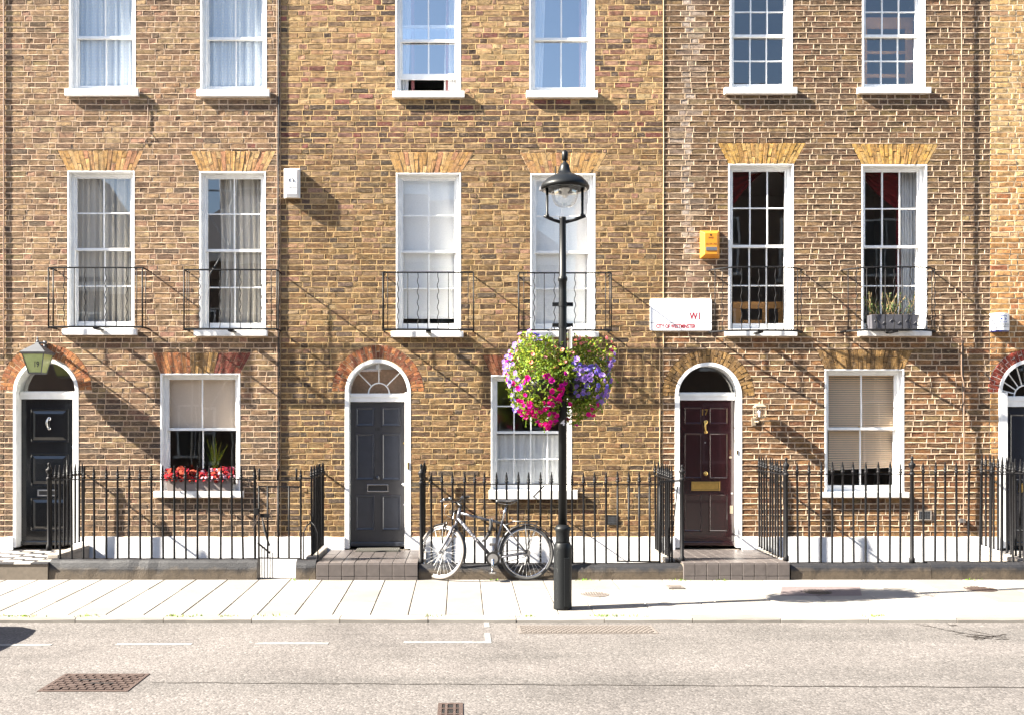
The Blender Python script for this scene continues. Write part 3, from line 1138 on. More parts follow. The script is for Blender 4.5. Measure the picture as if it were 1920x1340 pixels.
def door(root, s, r):
    """panelled front door under a round fanlight"""
    X0, X1 = WX(s['x'][0]), WX(s['x'][1])
    cx, R = (X0 + X1) / 2, (X1 - X0) / 2
    zs = WZ(s['spring'])
    DY = .15                                                 # set-back of the leaf
    zb = s['floor']
    lx0, lx1 = WX(s['leaf'][0], DY), WX(s['leaf'][1], DY)
    lzt = WZ(s['leaf'][2], DY)
    tz0, tz1 = lzt + .002, WZ(s['trans'], DY - .03)
    ri = s.get('ri', R - .045)
    mb = MB()
    mb.box(X0 - .003, min(lx0, X0 + .12) - .001, -.004, DY + .06, zb, zs)
    mb.box(max(lx1, X1 - .12) + .001, X1 + .003, -.004, DY + .06, zb, zs)
    n = 28
    for i in range(n):
        t0, t1 = pi - pi * i / n, pi - pi * (i + 1) / n
        q = [(cx + a * math.cos(t), zs + a * math.sin(t)) for a, t in ((ri, t0), (ri, t1), (R + .003, t1), (R + .003, t0))]
        mb.prism(q, -.005, DY + .06)
    mb.box(min(lx0, X0 + .12), max(lx1, X1 - .12), DY - .05, DY + .05, tz0, tz1)
    mb.box(min(lx0, X0 + .12) + .01, max(lx1, X1 - .12) - .01, DY - .065, DY - .05, tz0 + (tz1 - tz0) * .55, tz1 - .012)
    fr = mb.build('door_frame', M['white'], root, bevel=.003)
    # fanlight
    fy = DY + .02
    mb = MB()
    m = 24
    pts = [(cx + ri * math.cos(pi * i / m), max(tz1, zs) + (zs + ri - max(tz1, zs)) * math.sin(pi * i / m)) for i in range(m + 1)]
    pts = [(x, z) for x, z in pts]
    low = [(cx - ri, tz1 - .01), (cx + ri, tz1 - .01)]
    mb.add([(x, fy, z) for x, z in pts + low], [tuple(range(m + 3))[::-1]])
    mb.build('fanlight', M[s.get('fglass', 'glass')], root)
    bars = s.get('bars')
    if bars:
        mb = MB()
        rin = bars[0]
        z0 = tz1
        for a in bars[1]:
            a = math.radians(a)
            mb.tube([(cx + rin * math.cos(a), fy - .012, z0 + rin * math.sin(a)), (cx + (ri + .01) * math.cos(a), fy - .012, z0 + (ri + .01) * math.sin(a))], .0085, 6)
        mb.tube([(cx + rin * math.cos(pi * i / 18), fy - .012, z0 + rin * math.sin(pi * i / 18)) for i in range(19)], .010, 6)
        mb.build('fanlight_bars', M['white'], fr)
    # leaf
    mat, mould = M[s['mat']], M[s.get('mould', s['mat'])]
    leaf = MB().box(lx0, lx1, DY, DY + .045, zb + .012, lzt).build('door', mat, root, bevel=.003)
    MB().prism([(lx0 + .002, zb + .012), (lx1 - .002, zb + .012), (lx1 - .002, zb + .075), (lx0 + .002, zb + .075)], DY - .03, DY - .0005).build('weather_board', mould, leaf, bevel=.012)
    for x0, x1, y0, y1 in s['panels']:
        a, c = WX(x0, DY), WX(x1, DY)
        t, u = WZ(y0, DY), WZ(y1, DY)
        mb = MB()
        k = s.get('mw', .032)
        steps = [(0, -.001), (.004, -.014), (k * .5, -.012), (k * .8, -.004), (k, -.002)] if not s.get('raised') else [(0, -.001), (.004, -.018), (.016, -.018), (.024, -.004), (.036, -.003), (.075, -.016)]
        ringl = []
        for d, dy in steps:
            ringl.append([(a + d, DY + dy, u + d), (c - d, DY + dy, u + d), (c - d, DY + dy, t - d), (a + d, DY + dy, t - d)])
        v = [q for rg in ringl for q in rg]
        f = []
        for i in range(len(ringl) - 1):
            for q in range(4):
                f.append((i * 4 + q, i * 4 + (q + 1) % 4, i * 4 + 4 + (q + 1) % 4, i * 4 + 4 + q))
        e = (len(ringl) - 1) * 4
        f.append((e, e + 1, e + 2, e + 3))
        mb.add(v, f)
        mb.build('panel', mould, leaf)
    return leaf, DY


def furniture(leaf, DY, kind, x0, x1=None, y0=None, y1=None, mat='brass'):
    """knobs, letter plates and locks, from their photo position"""
    m = M[mat]
    if kind == 'letterbox':
        a, c, t, u = WX(x0, DY), WX(x1, DY), WZ(y0, DY), WZ(y1, DY)
        mb = MB()
        e = .016
        mb.box(a, c, DY - .012, DY - .0008, t - e, t)
        mb.box(a, c, DY - .012, DY - .0008, u, u + e)
        mb.box(a, a + e, DY - .012, DY - .0008, u + e, t - e)
        mb.box(c - e, c, DY - .012, DY - .0008, u + e, t - e)
        lb = mb.build('letterbox', m, leaf, bevel=.002)
        MB().box(a + e + .003, c - e - .003, DY - .007, DY - .0008, u + e + .003, t - e - .003).build('flap', M['brass' if mat == 'brass' else 'dark'], leaf)
    elif kind == 'knob':
        mb = MB()
        x, z = WX(x0, DY), WZ(y0, DY)
        rr = x1
        mb.disc((x, z), rr, DY - .008, DY - .0008, 14)
        mb.ball((x, DY - .03, z), rr * .85, 12)
        mb.build('door_knob', m, leaf, smooth=True)
    elif kind == 'lock':
        mb = MB()
        x, z = WX(x0, DY), WZ(y0, DY)
        mb.disc((x, z), x1, DY - .006, DY - .0008, 14)
        mb.disc((x, z), x1 * .4, DY - .010, DY - .006, 8)
        mb.build('lock', m, leaf)
    elif kind == 'knocker':
        x = WX(x0, DY)
        t, u = WZ(y0, DY), WZ(y1, DY)
        mb = MB()
        h = t - u
        mb.ball((x, DY - .014, t - h * .14), h * .15, 12, 1, .6)
        mb.tube([(x, DY - .02, t - h * .12), (x - h * .08, DY - .045, t - h * .2), (x - h * .11, DY - .05, t - h * .45), (x - h * .07, DY - .045, t - h * .68), (x - h * .02, DY - .035, t - h * .85)], [.010, .011, .015, .011, .013], 8)
        mb.ball((x, DY - .014, u + h * .13), h * .14, 12, .8, .6)
        mb.build('knocker', m, leaf, smooth=True)
    elif kind == 'plate':
        MB().box(WX(x0, DY), WX(x1, DY), DY - .008, DY - .0008, WZ(y1, DY), WZ(y0, DY)).build('lock_plate', m, leaf, bevel=.002)


def win(x0, x1, y0, y1, meet, sill, up, low, **kw):
    d = dict(x=(x0, x1), y=(y0, y1), meet=meet, sill=sill, grid=(up, low))
    d.update(kw)
    return d


XB = {20: (-9.2, WX(8)), 19: (WX(8), WX(526)), 18: (WX(526), WX(1243)), 17: (WX(1243), WX(1856)), 16: (WX(1856), WX(2160))}


def pal_of(*cs):
    L = []
    for c in cs:
        c = blin(*c)
        m = sum(c) / 3
        L.append(tuple(max(.01, (m + (q - m) * 1.25) * 1.12) for q in c))
    def f(k, r):
        g = r.gauss(1, .07)
        return tuple(q * g for q in r.choice(L))
    return f


gold = pal_of((216, 172, 112), (206, 160, 100), (198, 152, 104), (216, 178, 124), (204, 148, 110))
gold17 = pal_of((222, 178, 104), (212, 166, 92), (204, 158, 96), (224, 184, 118))
olive17 = pal_of((176, 138, 86), (160, 124, 78), (184, 146, 94), (150, 118, 78))
redo = pal_of((200, 132, 88), (210, 146, 94), (190, 122, 82), (180, 116, 82))
red18 = pal_of((176, 104, 70), (190, 118, 78), (160, 94, 68), (192, 128, 82), (148, 90, 66))
dkred = pal_of((150, 90, 66), (162, 100, 72), (138, 86, 66), (168, 110, 78))
bright = pal_of((168, 70, 58), (178, 80, 64), (156, 62, 52))


def gf19(k, r):
    return redo(k, r) if k < .34 else (olive17(k, r) if k < .62 else tuple(q * r.gauss(1, .08) for q in blin(162, 74, 56)))


jp, jd = lin(196, 172, 142), lin(66, 56, 46)
HOUSES = {
    20: dict(label='narrow strip of tan brick house at the far left edge', win=[], flat=[], door=None),
    19: dict(label='tan brick terraced house with black door and number 19 lantern',
             win=[win(130, 254, -36, 167, 71, (121, 259, 167, 180), (2, 1), (2, 1), glass='clearglass'),
                  win(376, 500, -35, 168, 73, (369, 505, 168, 181), (2, 1), (2, 1), glass='clearglass'),
                  win(127, 252, 321, 613, 468, (116, 256, 617, 628), (2, 2), (2, 2), glass='darkglass'),
                  win(374, 498, 322, 616, 470, (363, 501, 619, 630), (2, 2), (2, 2), glass='darkglass'),
                  win(301, 450, 700, 921, 804, (288, 456, 920, 932), (2, 1), (2, 1), glass='clearglass')],
             flat=[(108, 269, 283, 127, 252, 321, gold, 17, jp), (357, 517, 284, 374, 498, 322, gold, 17, jp), (286, 471, 661, 301, 450, 700, gf19, 21, jp)],
             door=dict(x=(25, 147), spring=734, floor=.262, leaf=(40, 144.5, 748), trans=733, mat='blackdoor', raised=True, fglass='glass',
                       panels=[(57, 129, 765, 829), (57, 129, 849, 911), (57, 129, 931, 996)]), arch=(86, 731, 62, 86, redo, 31)),
    18: dict(label='yellow brown brick terraced house with grey door behind the bicycle',
             win=[win(742, 864, -36, 171, 60, (736, 871, 171, 183), (2, 1), (2, 1), upper=(WZ(-30), WZ(80, .11)), lower=(WZ(48, .14), WZ(150, .14)), glass='skyglass'),
                  win(993, 1115, -36, 170, 74, (987, 1121, 170, 183), (2, 1), (2, 1), glass='skyglass'),
                  win(743, 864, 325, 617, 472, (733, 869, 621, 632), (2, 2), (2, 2), glass='clearglass'),
                  win(995, 1116, 326, 617, 473, (987, 1123, 622, 632), (2, 2), (2, 2), glass='clearglass'),
                  win(921, 1072, 703, 921, 810, (917, 1083, 918, 935), (4, 2), (4, 2), glass='clearglass')],
             flat=[(727, 889, 286, 743, 864, 325, gold, 17, jp), (975, 1138, 287, 995, 1116, 326, gold, 17, jp), (904, 1090, 665, 921, 1072, 703, dkred, 21, jd)],
             door=dict(x=(647, 770), spring=735, floor=.245, leaf=(657, 760, 753), trans=737, mat='greydoor', mould='greymould', bars=(.145, (90, 45, 135)),
                       panels=[(667, 702, 763, 798), (716, 751, 763, 798), (667, 702, 812, 899), (716, 751, 812, 899), (667, 702, 928, 993), (716, 751, 928, 993)]), arch=(708.5, 733, 62.5, 86, red18, 33)),
    17: dict(label='dark red brown brick terraced house with oxblood door 17',
             win=[win(1369, 1486, -36, 164, 68, (1359, 1495, 164, 176), (3, 2), (3, 2), glass='darkglass'),
                  win(1617, 1735, -36, 164, 68, (1609, 1746, 164, 175), (3, 2), (3, 2), glass='darkglass'),
                  win(1366, 1488, 308, 617, 462, (1360, 1495, 620, 630), (3, 2), (3, 2), glass='clearglass'),
                  win(1616, 1738, 309, 617, 463, (1611, 1747, 621, 630), (3, 2), (3, 2), glass='clearglass'),
                  win(1547, 1695, 692, 922, 803, (1540, 1705, 922, 932), (2, 1), (2, 1), catch=True, glass='clearglass')],
             flat=[(1346, 1511, 269, 1366, 1488, 308, gold17, 19, jd), (1596, 1760, 270, 1616, 1738, 309, gold17, 19, jd), (1531, 1712, 656, 1547, 1695, 692, olive17, 21, jd)],
             door=dict(x=(1266, 1391), spring=742, floor=.255, leaf=(1270, 1377, 750), trans=735, mat='reddoor', fglass='flatglass', mw=.026,
                       panels=[(1282, 1316, 763, 795), (1329, 1365, 763, 795), (1282, 1316, 811, 897), (1329, 1365, 811, 897), (1282, 1316, 925, 996), (1329, 1365, 925, 996)]), arch=(1328, 742, 63, 87, olive17, 33)),
    16: dict(label='pale yellow brick house with red brick arch at the right edge', win=[], flat=[],
             door=dict(x=(1873, 1996), spring=735, floor=.25, leaf=(1882, 1990, 762), trans=742, mat='navydoor', bars=(.15, (14, 34, 54, 74, 90, 106, 126, 146, 166)), fglass='flatglass', mw=.022,
                       panels=[(1893, 1978, 776, 900), (1893, 1978, 925, 995)]), arch=(1934.5, 735, 62, 82, bright, 31)),
}
DOORS = {}
HROOT = {}
for h, d in HOUSES.items():
    xa, xb = XB[h]
    r = random.Random(1000 + h)
    root = thing('terraced_house', d['label'], 'house', ((xa + xb) / 2, 0, 0))
    HROOT[h] = root
    zones, opens, arcs = [], [], []
    for s in d['win']:
        o_ = Rect(WX(s['x'][0]), WX(s['x'][1]), WZ(s['y'][1]), WZ(s['y'][0]))
        opens.append(o_)
        zones.append(o_)
        S = s['sill']
        zones.append(Rect(WX(S[0], -.05), WX(S[1], -.05), WZ(S[3], -.05), max(WZ(S[2], -.05), o_.z0)))
    traps = []
    for (t0, t1, yt, b0, b1, yb, pal, n, jc) in d['flat']:
        tr = Trap(WX(b0), WX(b1), WX(t0), WX(t1), WZ(yb) + .002, WZ(yt))
        traps.append((tr, pal, n, jc))
        zones.append(tr)
    if d['door']:
        s = d['door']
        X0, X1 = WX(s['x'][0]), WX(s['x'][1])
        zs = WZ(s['spring'])
        opens.append(Rect(X0, X1, -1.4, zs))
        zones.append(Rect(X0, X1, -1.4, zs))
        acx, asy, ari, aro, apal, an = d['arch']
        az = WZ(asy)
        arcs.append(Arc((X0 + X1) / 2, zs, (X1 - X0) / 2))
        Ro = aro * 13 / FPX
        zones.append(Rect(WX(acx) - Ro, WX(acx) + Ro, min(zs, az) - .001, az))
        zones.append(Arc(WX(acx), az, Ro))
    wl = wall(h, root, xa, xb, zones, opens, arcs)
    for tr, pal, n, jc in traps:
        flat_arch(root, tr, pal, r, n, jc)
    if d['door']:
        round_arch(root, WX(acx), az, (X1 - X0) / 2 + .002, Ro, apal, r, an, lin(236, 226, 214) if h == 16 else (jd if h == 17 else jp))
        DOORS[h] = door(root, s, r)
    for s in d['win']:
        window(root, s, r)
    # white painted base in the light well, rooms behind the glass, parapet
    mb = MB()
    dx0, dx1 = (WX(d['door']['x'][0]), WX(d['door']['x'][1])) if d['door'] else (xb, xb)
    nseg = 40
    for a, c in ((xa, min(dx0, xb)), (min(dx1, xb), xb)):
        if c - a < .05:
            continue
        k = max(2, int((c - a) / .12))
        top = [(a + (c - a) * i / k, FZ + r.uniform(-.006, .008)) for i in range(k + 1)]
        mb.prism([(a, -1.4), (c, -1.4)] + top[::-1], -.022, .004)
    mb.build('painted_base', M['render'], root)
    mb = MB()
    fl = [(-1.5, .20), (.22, 2.98), (3.02, 5.98), (6.02, 8.70)]
    for z0, z1 in fl:
        y0, y1 = .19, 3.6
        mb.quad((xa, y0, z0), (xb, y0, z0), (xb, y1, z0), (xa, y1, z0))
        mb.quad((xa, y1, z1), (xb, y1, z1), (xb, y0, z1), (xa, y0, z1))
        mb.quad((xa, y1, z0), (xb, y1, z0), (xb, y1, z1), (xa, y1, z1))
        mb.quad((xa + .02, y0, z0), (xa + .02, y1, z0), (xa + .02, y1, z1), (xa + .02, y0, z1))
        mb.quad((xb - .02, y1, z0), (xb - .02, y0, z0), (xb - .02, y0, z1), (xb - .02, y1, z1))
    mb.build('interior', M['interior'], root)
    if h == 18:
        MB().box(WX(650), WX(768), .36, .40, 2.1, 3.0).build('fanlight_fill_panel', M['fanfill'], root)  # added pale panel that brightens the fanlight, standing in for a reflection
        MB().box(WX(650), WX(768), .24, .355, WZ(692, .3), WZ(684, .3)).build('lobby_beam', M['white'], root)
    MB().box(xa, xb, -.03, 3.7, TOPZ, TOPZ + .09).build('coping', M['sill'], root)

L, DY = DOORS[19]
furniture(L, DY, 'knocker', 93, None, 781, 806, 'chrome')
furniture(L, DY, 'knob', 139.5, .022, 838, None, 'chrome')
furniture(L, DY, 'letterbox', 71, 107, 917, 929, 'steel')
L, DY = DOORS[18]
furniture(L, DY, 'letterbox', 688.5, 728.5, 907, 921.5, 'chrome')
furniture(L, DY, 'knob', 708.5, .03, 895, None, 'greymould')
furniture(L, DY, 'knob', 755.5, .024, 907.5, None, 'chrome')
furniture(L, DY, 'lock', 757.5, .013, 830, None, 'brass')
furniture(L, DY, 'lock', 757.5, .012, 945, None, 'steel')
text('18', WX(704, DY), WX(712, DY), WZ(807, DY), WZ(800.5, DY), DY - .002, M['dark'], L, 'number', .02)
L, DY = DOORS[17]
furniture(L, DY, 'letterbox', 1296, 1349.5, 902, 919, 'brass')
furniture(L, DY, 'knob', 1323, .03, 887, None, 'brass')
furniture(L, DY, 'knocker', 1323, None, 787, 813, 'brass')
furniture(L, DY, 'lock', 1322, .011, 829, None, 'steel')
furniture(L, DY, 'lock', 1372, .014, 924, None, 'steel')
furniture(L, DY, 'lock', 1369.5, .019, 856.5, None, 'bronze')
furniture(L, DY, 'plate', 1368, 1374, 947, 962, 'bronze')
text('17', WX(1316.5, DY), WX(1327.5, DY), WZ(778, DY), WZ(766.5, DY), DY - .003, M['brass'], L, 'number', .012)
L, DY = DOORS[16]
furniture(L, DY, 'letterbox', 1910, 1955, 905, 922, 'brass')
MB().box(WX(764), WX(767), -.01, -.004, WZ(879), WZ(866)).build('bell_push', M['brass'], HROOT[18])
MB().box(WX(1380.5), WX(1383.5), -.01, -.005, WZ(852), WZ(843)).build('bell_push', M['brass'], HROOT[17])

# ------------------------------------------------------------------ light wells, steps and stone plinths
o = MB()
o.box(-9.2, 9.6, -1.10, .02, -1.5, -1.35)
o.box(-9.2, 9.6, -1.14, -1.04, -1.35, .01)
struct(o.build('area_floor', M['cover']))


def step(label, xl, xr, ztop, tile, ncol, nrow, cat='step', low=0.0):
    """tiled front step bridging the light well; xl, xr in metres"""
    t = thing('front_step', label, cat, ((xl + xr) / 2, WY, pz(WY)))
    fy = -1.30
    mb = MB().box(xl + .01, xr - .01, fy + .012, .16, -1.35, ztop - .012)
    mb.build('base', M['grout'], t)
    w = (xr - xl) / ncol
    dep = (1.30 - .03) / nrow
    tm = {}
    for q in tile:
        mb = MB()
        g, c = .003, .004
        x, y = w / 2 - g, dep / 2 - g
        mb.add([(-x, -y, -.02), (x, -y, -.02), (x, y, -.02), (-x, y, -.02), (-x, -y, -c), (x, -y, -c), (x, y, -c), (-x, y, -c), (-x + c, -y + c, 0), (x - c, -y + c, 0), (x - c, y - c, 0), (-x + c, y - c, 0)],
               [(0, 1, 5, 4), (1, 2, 6, 5), (2, 3, 7, 6), (3, 0, 4, 7), (4, 5, 9, 8), (5, 6, 10, 9), (6, 7, 11, 10), (7, 4, 8, 11), (8, 9, 10, 11)])
        tm[q] = mb.mesh('tile', M[q])
    for i in range(ncol):
        for k in range(nrow):
            q = tile[(i + k) % len(tile)]
            place('tile', tm[q], (xl + w * (i + .5), fy + dep * (k + .5), ztop + rnd.uniform(-.0012, .0012)), t, (rnd.gauss(0, .002), rnd.gauss(0, .002), 0))
    # riser tiles
    if low == 0:
        hh = .155
        z0 = pz(fy)
        for z_a, z_b in ((ztop - .012 - hh, ztop - .012), (z0 - .02, ztop - .012 - hh)):
            mb = MB()
            h = (z_b - z_a) / 2 - .002
            x = w / 2 - .0025
            mb.add([(-x, .02, -h), (x, .02, -h), (x, .02, h), (-x, .02, h), (-x, .004, -h), (x, .004, -h), (x, .004, h), (-x, .004, h), (-x + .004, 0, -h + .004), (x - .004, 0, -h + .004), (x - .004, 0, h - .004), (-x + .004, 0, h - .004)],
                   [(0, 1, 5, 4), (1, 2, 6, 5), (2, 3, 7, 6), (3, 0, 4, 7), (4, 5, 9, 8), (5, 6, 10, 9), (6, 7, 11, 10), (7, 4, 8, 11), (8, 9, 10, 11)])
            me = mb.mesh('riser_tile', M['tile'])
            for i in range(ncol):
                place('riser_tile', me, (xl + w * (i + .5), fy - .006 + rnd.uniform(-.001, .001), (z_a + z_b) / 2), t)
    return t


step('grey tiled front step leading to the grey door', WX(593, -1.3), WX(783.5, -1.3), .232, ['tile'], 8, 8)
step('brown grey tiled front step leading to the oxblood door', WX(1281, -1.3), WX(1481, -1.3), .236, ['tile'], 9, 9)
step('black and white chequered front step of the black door', -7.05, WX(90, -1.3), .232, ['tileb', 'tilew'], 9, 9, low=1)
step('chequered front step of the navy door at the right edge', WX(1922, -1.2), WX(2075, -1.3), .222, ['tileb', 'tilew'], 8, 8, low=1)


def plinth(label, x0, x1, ztop, seed, bull=.06):
    """stone kerb with a rounded upper edge along the front of the light well"""
    r = random.Random(seed)
    n = max(2, int((x1 - x0) / .12))
    prof = [(-1.275, pz(WY) - .05), (-1.27, ztop - bull - .03), (-1.262, ztop - bull), (-1.245, ztop - bull * .42), (-1.215, ztop - bull * .1), (-1.17, ztop), (-1.07, ztop), (-1.05, ztop - .02), (-1.05, -.3)]
    v, f = [], []
    m = len(prof)
    for i in range(n + 1):
        x = x0 + (x1 - x0) * i / n
        a, c = r.uniform(-.004, .004), r.uniform(-.005, .004)
        for k, (y, z) in enumerate(prof):
            v.append((x, y + (a if 0 < k < 5 else 0), z + (c if 1 < k < 7 else 0)))
    for i in range(n):
        for k in range(m - 1):
            f.append((i * m + k, (i + 1) * m + k, (i + 1) * m + k + 1, i * m + k + 1))
    f.append(tuple(range(m - 1, -1, -1)))
    f.append(tuple(n * m + k for k in range(m)))
    mb = MB()
    mb.add(v, f)
    o_ = mb.build('stone_plinth', M['coping'])
    return tag(o_, label, 'plinth')


plinth('worn black painted stone plinth in front of the red flowered window box', WX(93, -1.25), WX(482, -1.25), .262, 1, .085)
plinth('short dark stone plinth block beside the open area gate', WX(555, -1.25), WX(592, -1.25), .255, 2)
plinth('black stone plinth running behind the bicycle and lamp post', WX(785, -1.25), WX(1280, -1.25), .205, 3)
plinth('chipped dark stone plinth right of the oxblood door step', WX(1482, -1.25), WX(1745, -1.25), .212, 4, .05)
plinth('grey topped stone plinth at the right end below the railings', WX(1746, -1.25), WX(2080, -1.25), .222, 5, .05)
plinth('dark stone kerb below the chequered step at the left edge', -7.1, WX(92, -1.25), .222, 6, .05)
# low walls that carry the side railings
for lab, x, z, wdt in (('low stone wall with brick coping beside the chequered step', WX(92, -1.15), .30, .13), ('low stone wall left of the grey tiled step', WX(584, -1.15) - .02, .275, .12),
                       ('low grey stone wall right of the basement gate by door 17', WX(1262, -1.15) - .01, .25, .11), ('low wall between light well and oxblood door step', WX(1476, -1.15), .25, .06), ('low grey wall beside the navy door step', 7.13, .245, .14),
                       ('thin low wall between the grey step and the light well', WX(789, -1.15), .215, .05)):
    mb = MB()
    mb.box(x - wdt / 2, x + wdt / 2, -1.045, -.024, -1.35, z - .05)
    mb.box(x - wdt / 2 - .006, x + wdt / 2 + .006, -1.046, -.0245, z - .049, z)
    o_ = mb.build('low_wall', M['stepstone'], bevel=.008)
    tag(o_, lab, 'wall')
t = MB()
a, c = WX(667, -.2), WX(748, -.2)
t.box(a, c, -.26, .06, .234, .250)
for i in range(22):
    x = a + (c - a) * (i + .2) / 22
    t.box(x, x + (c - a) / 44, -.255, .055, .250, .254)
tag(t.build('door_mat', M['mat']), 'dark ribbed rubber mat in front of the grey door', 'mat')

# ------------------------------------------------------------------ iron railings
RY = -1.15


def bar_mesh(z0, zr, zt, r=.0142, n=7):
    """upright with a collar above the rail and a tapered spear; origin at its foot"""
    h, hr = zt - z0, zr - z0
    prof = [(r * 1.25, 0), (r * .95, .02), (r * .95, hr + .012), (r * 1.75, hr + .026), (r * 1.75, hr + .034), (r * .9, hr + .044), (r * 1.45, hr + .056), (r * 1.5, hr + .064), (r * .85, hr + .075), (r * 1.12, hr + .09), (r * .42, h - .012), (r * .62, h - .006), (r * .1, h)]
    return MB().lathe(prof, 0, 0, n).mesh('bar', M['iron'], True)


def urn_post(t, x, y, z0, zr, zt, r=.023):
    mb = MB()
    mb.lathe([(r * 1.5, z0), (r * 1.5, z0 + .06), (r, z0 + .08), (r, zr - .02), (r * 1.5, zr - .01), (r * 1.5, zr + .015), (r * .8, zr + .03)], x, y, 10)
    p = mb.build('post', M['iron'], t, True)
    h = zt - zr - .03
    z = zr + .03
    mb = MB()
    mb.lathe([(r * .7, z), (r * 1.2, z + h * .06), (r * .6, z + h * .12), (r * 1.25, z + h * .25), (r * 1.75, z + h * .42), (r * 1.8, z + h * .5), (r * 1.15, z + h * .56), (r * .6, z + h * .66), (r * .5, z + h * .74), (r * .85, z + h * .84), (r * .75, z + h * .93), (r * .1, z + h)], x, y, 12)
    mb.build('urn_finial', M['iron'], p, True)


def rail(t, a, b_, hgt=.011, wid=.02, name='rail'):
    a, b_ = Vector(a), Vector(b_)
    d = (b_ - a).normalized()
    s = Vector((-d.y, d.x, 0)).normalized() * wid / 2
    u = Vector((0, 0, hgt / 2))
    v = [tuple(p + q + w) for p in (a, b_) for q in (-s, s) for w in (-u, u)]
    mb = MB()
    mb.add(v, [(0, 1, 3, 2), (4, 6, 7, 5), (0, 4, 5, 1), (2, 3, 7, 6), (1, 5, 7, 3), (0, 2, 6, 4)])
    mb.build(name, M['iron'], t)


def side_run(t, X, zf, zbk, rf, rb, tf, tb, n, y1=-.09):
    """bars running back from the street to the house wall; heights front and back"""
    me = bar_mesh(zf, rf, tf)
    for i in range(n):
        k = i / (n - 1)
        y = RY + .07 + (y1 - RY - .07) * k
        place('bar', me, (X + rnd.uniform(-.004, .004), y, zf + (zbk - zf) * k), t, (rnd.gauss(0, .004), rnd.gauss(0, .004), 0))
    rail(t, (X, RY, rf), (X, -.002, rb), .014, .028)


def front_run(t, xs, z0, zr, zt, ra, rb):
    me = bar_mesh(z0, zr, zt)
    for x in xs:
        place('bar', me, (WX(x + rnd.uniform(-.5, .5), RY), RY, z0 + rnd.uniform(-.004, .004)), t, (rnd.gauss(0, .004), rnd.gauss(0, .005), rnd.uniform(0, 1)))
    rail(t, (WX(ra, RY), RY, zr), (WX(rb, RY), RY, zr), .012, .028)


def zf(y):
    return WZ(y, RY)


t = thing('iron_railing', 'black spear topped railing in front of the red flowered window box', 'railing', (WX(285, RY), RY, .26))
front_run(t, [113 + 21.45 * i for i in range(18)], zf(1047), zf(898), zf(872), 92, 480)
urn_post(t, WX(92, RY), RY, zf(1031), zf(897), zf(866))
side_run(t, WX(92, RY), zf(1031), .36, zf(897), zf(897) + .01, zf(872), zf(872), 9)

t = thing('iron_railing', 'short black side railing between the area gate and the grey tiled step', 'railing', (WX(583, RY), -.6, .26))
side_run(t, WX(583, RY), zf(1042), .30, zf(896), zf(894), zf(873), zf(871), 10)
rail(t, (WX(560, RY), RY, zf(895)), (WX(583, RY), RY, zf(896)), .014, .026)
for dx in (-.09, .09):
    MB().tube([(WX(583, RY), RY + .02, zf(978)), (WX(583, RY) + dx * .6, RY - .02, zf(985)), (WX(583, RY) + dx, RY - .03, zf(998)), (WX(583, RY) + dx, RY - .02, zf(1046))], .0085, 6).build('boot_scraper_arm', M['iron'], t, True)

# gate over the basement steps
t = thing('area_gate', 'low black iron gate with chain left of the grey tiled step', 'gate', (WX(518, RY), RY, .02))
gx0, gx1 = WX(485, RY), WX(562, RY)
me = bar_mesh(zf(1048), zf(900), zf(877))
place('bar', me, (WX(478.5, RY), RY, zf(1048)), t)
place('bar', me, (WX(564, RY), RY, zf(1048)), t)
rail(t, (gx0, RY, zf(899.5)), (gx1, RY, zf(899.5)), .010, .02)
rail(t, (gx0, RY, zf(911)), (gx1, RY, zf(912)), .018, .02)
rail(t, (gx0, RY, zf(1045)), (gx1, RY, zf(1046)), .014, .02)
for x in (485.5, 502, 522, 542):
    MB().tube([(WX(x, RY), RY, zf(1045)), (WX(x, RY), RY, zf(910))], .0125, 7).build('bar', M['iron'], t, True)
for x in (486, 520.5, 556):
    MB().lathe([(.013, zf(899)), (.013, zf(879)), (.006, zf(877))], WX(x, RY), RY, 7).build('stub_spike', M['iron'], t, True)
MB().box(WX(477, RY), WX(486, RY), RY - .03, RY + .01, zf(965), zf(952)).build('lock_case', M['iron'], t, bevel=.004)
MB().box(WX(488, RY), WX(506, RY), RY - .016, RY - .008, zf(969), zf(962)).build('latch_bar', M['iron'], t)
mb = MB()
for i in range(9):
    k = i / 8
    c = Vector((WX(486 - 11 * k, RY), RY - .03, zf(965 + 22 * k)))
    mb.tube([c + Vector((.009 * math.cos(a), .004 * math.sin(a * 2), .013 * math.sin(a))) for a in [2 * pi * q / 8 for q in range(8)]], .0028, 5, True)
mb.build('chain', M['rust'], t)
mb = MB()
mb.tube([(WX(492, RY), RY - .02, zf(968)), (WX(497, RY), RY - .02, zf(992)), (WX(501, RY), RY - .015, zf(1008)), (WX(505, RY), RY - .01, zf(1022))], [.006, .020, .012, .016], 6)
mb.build('strap', M['bagmat'], t, True)
# handrail down the basement steps, behind the gate
t = thing('handrail', 'thin barred handrail down the basement steps behind the gate', 'handrail', (WX(492, -.9), -.8, -1.0))
for i in range(6):
    x = WX(486 + 3.6 * i, -1.0)
    MB().tube([(x, -1.0 + .05 * i, -.75), (x, -1.0 + .05 * i, .35 + .09 - .03 * i)], .006, 6).build('bar', M['iron'], t)
MB().tube([(WX(484, -1.0), -1.0, .44), (WX(505, -.75), -.72, .28)], .012, 7).build('rail', M['iron'], t)

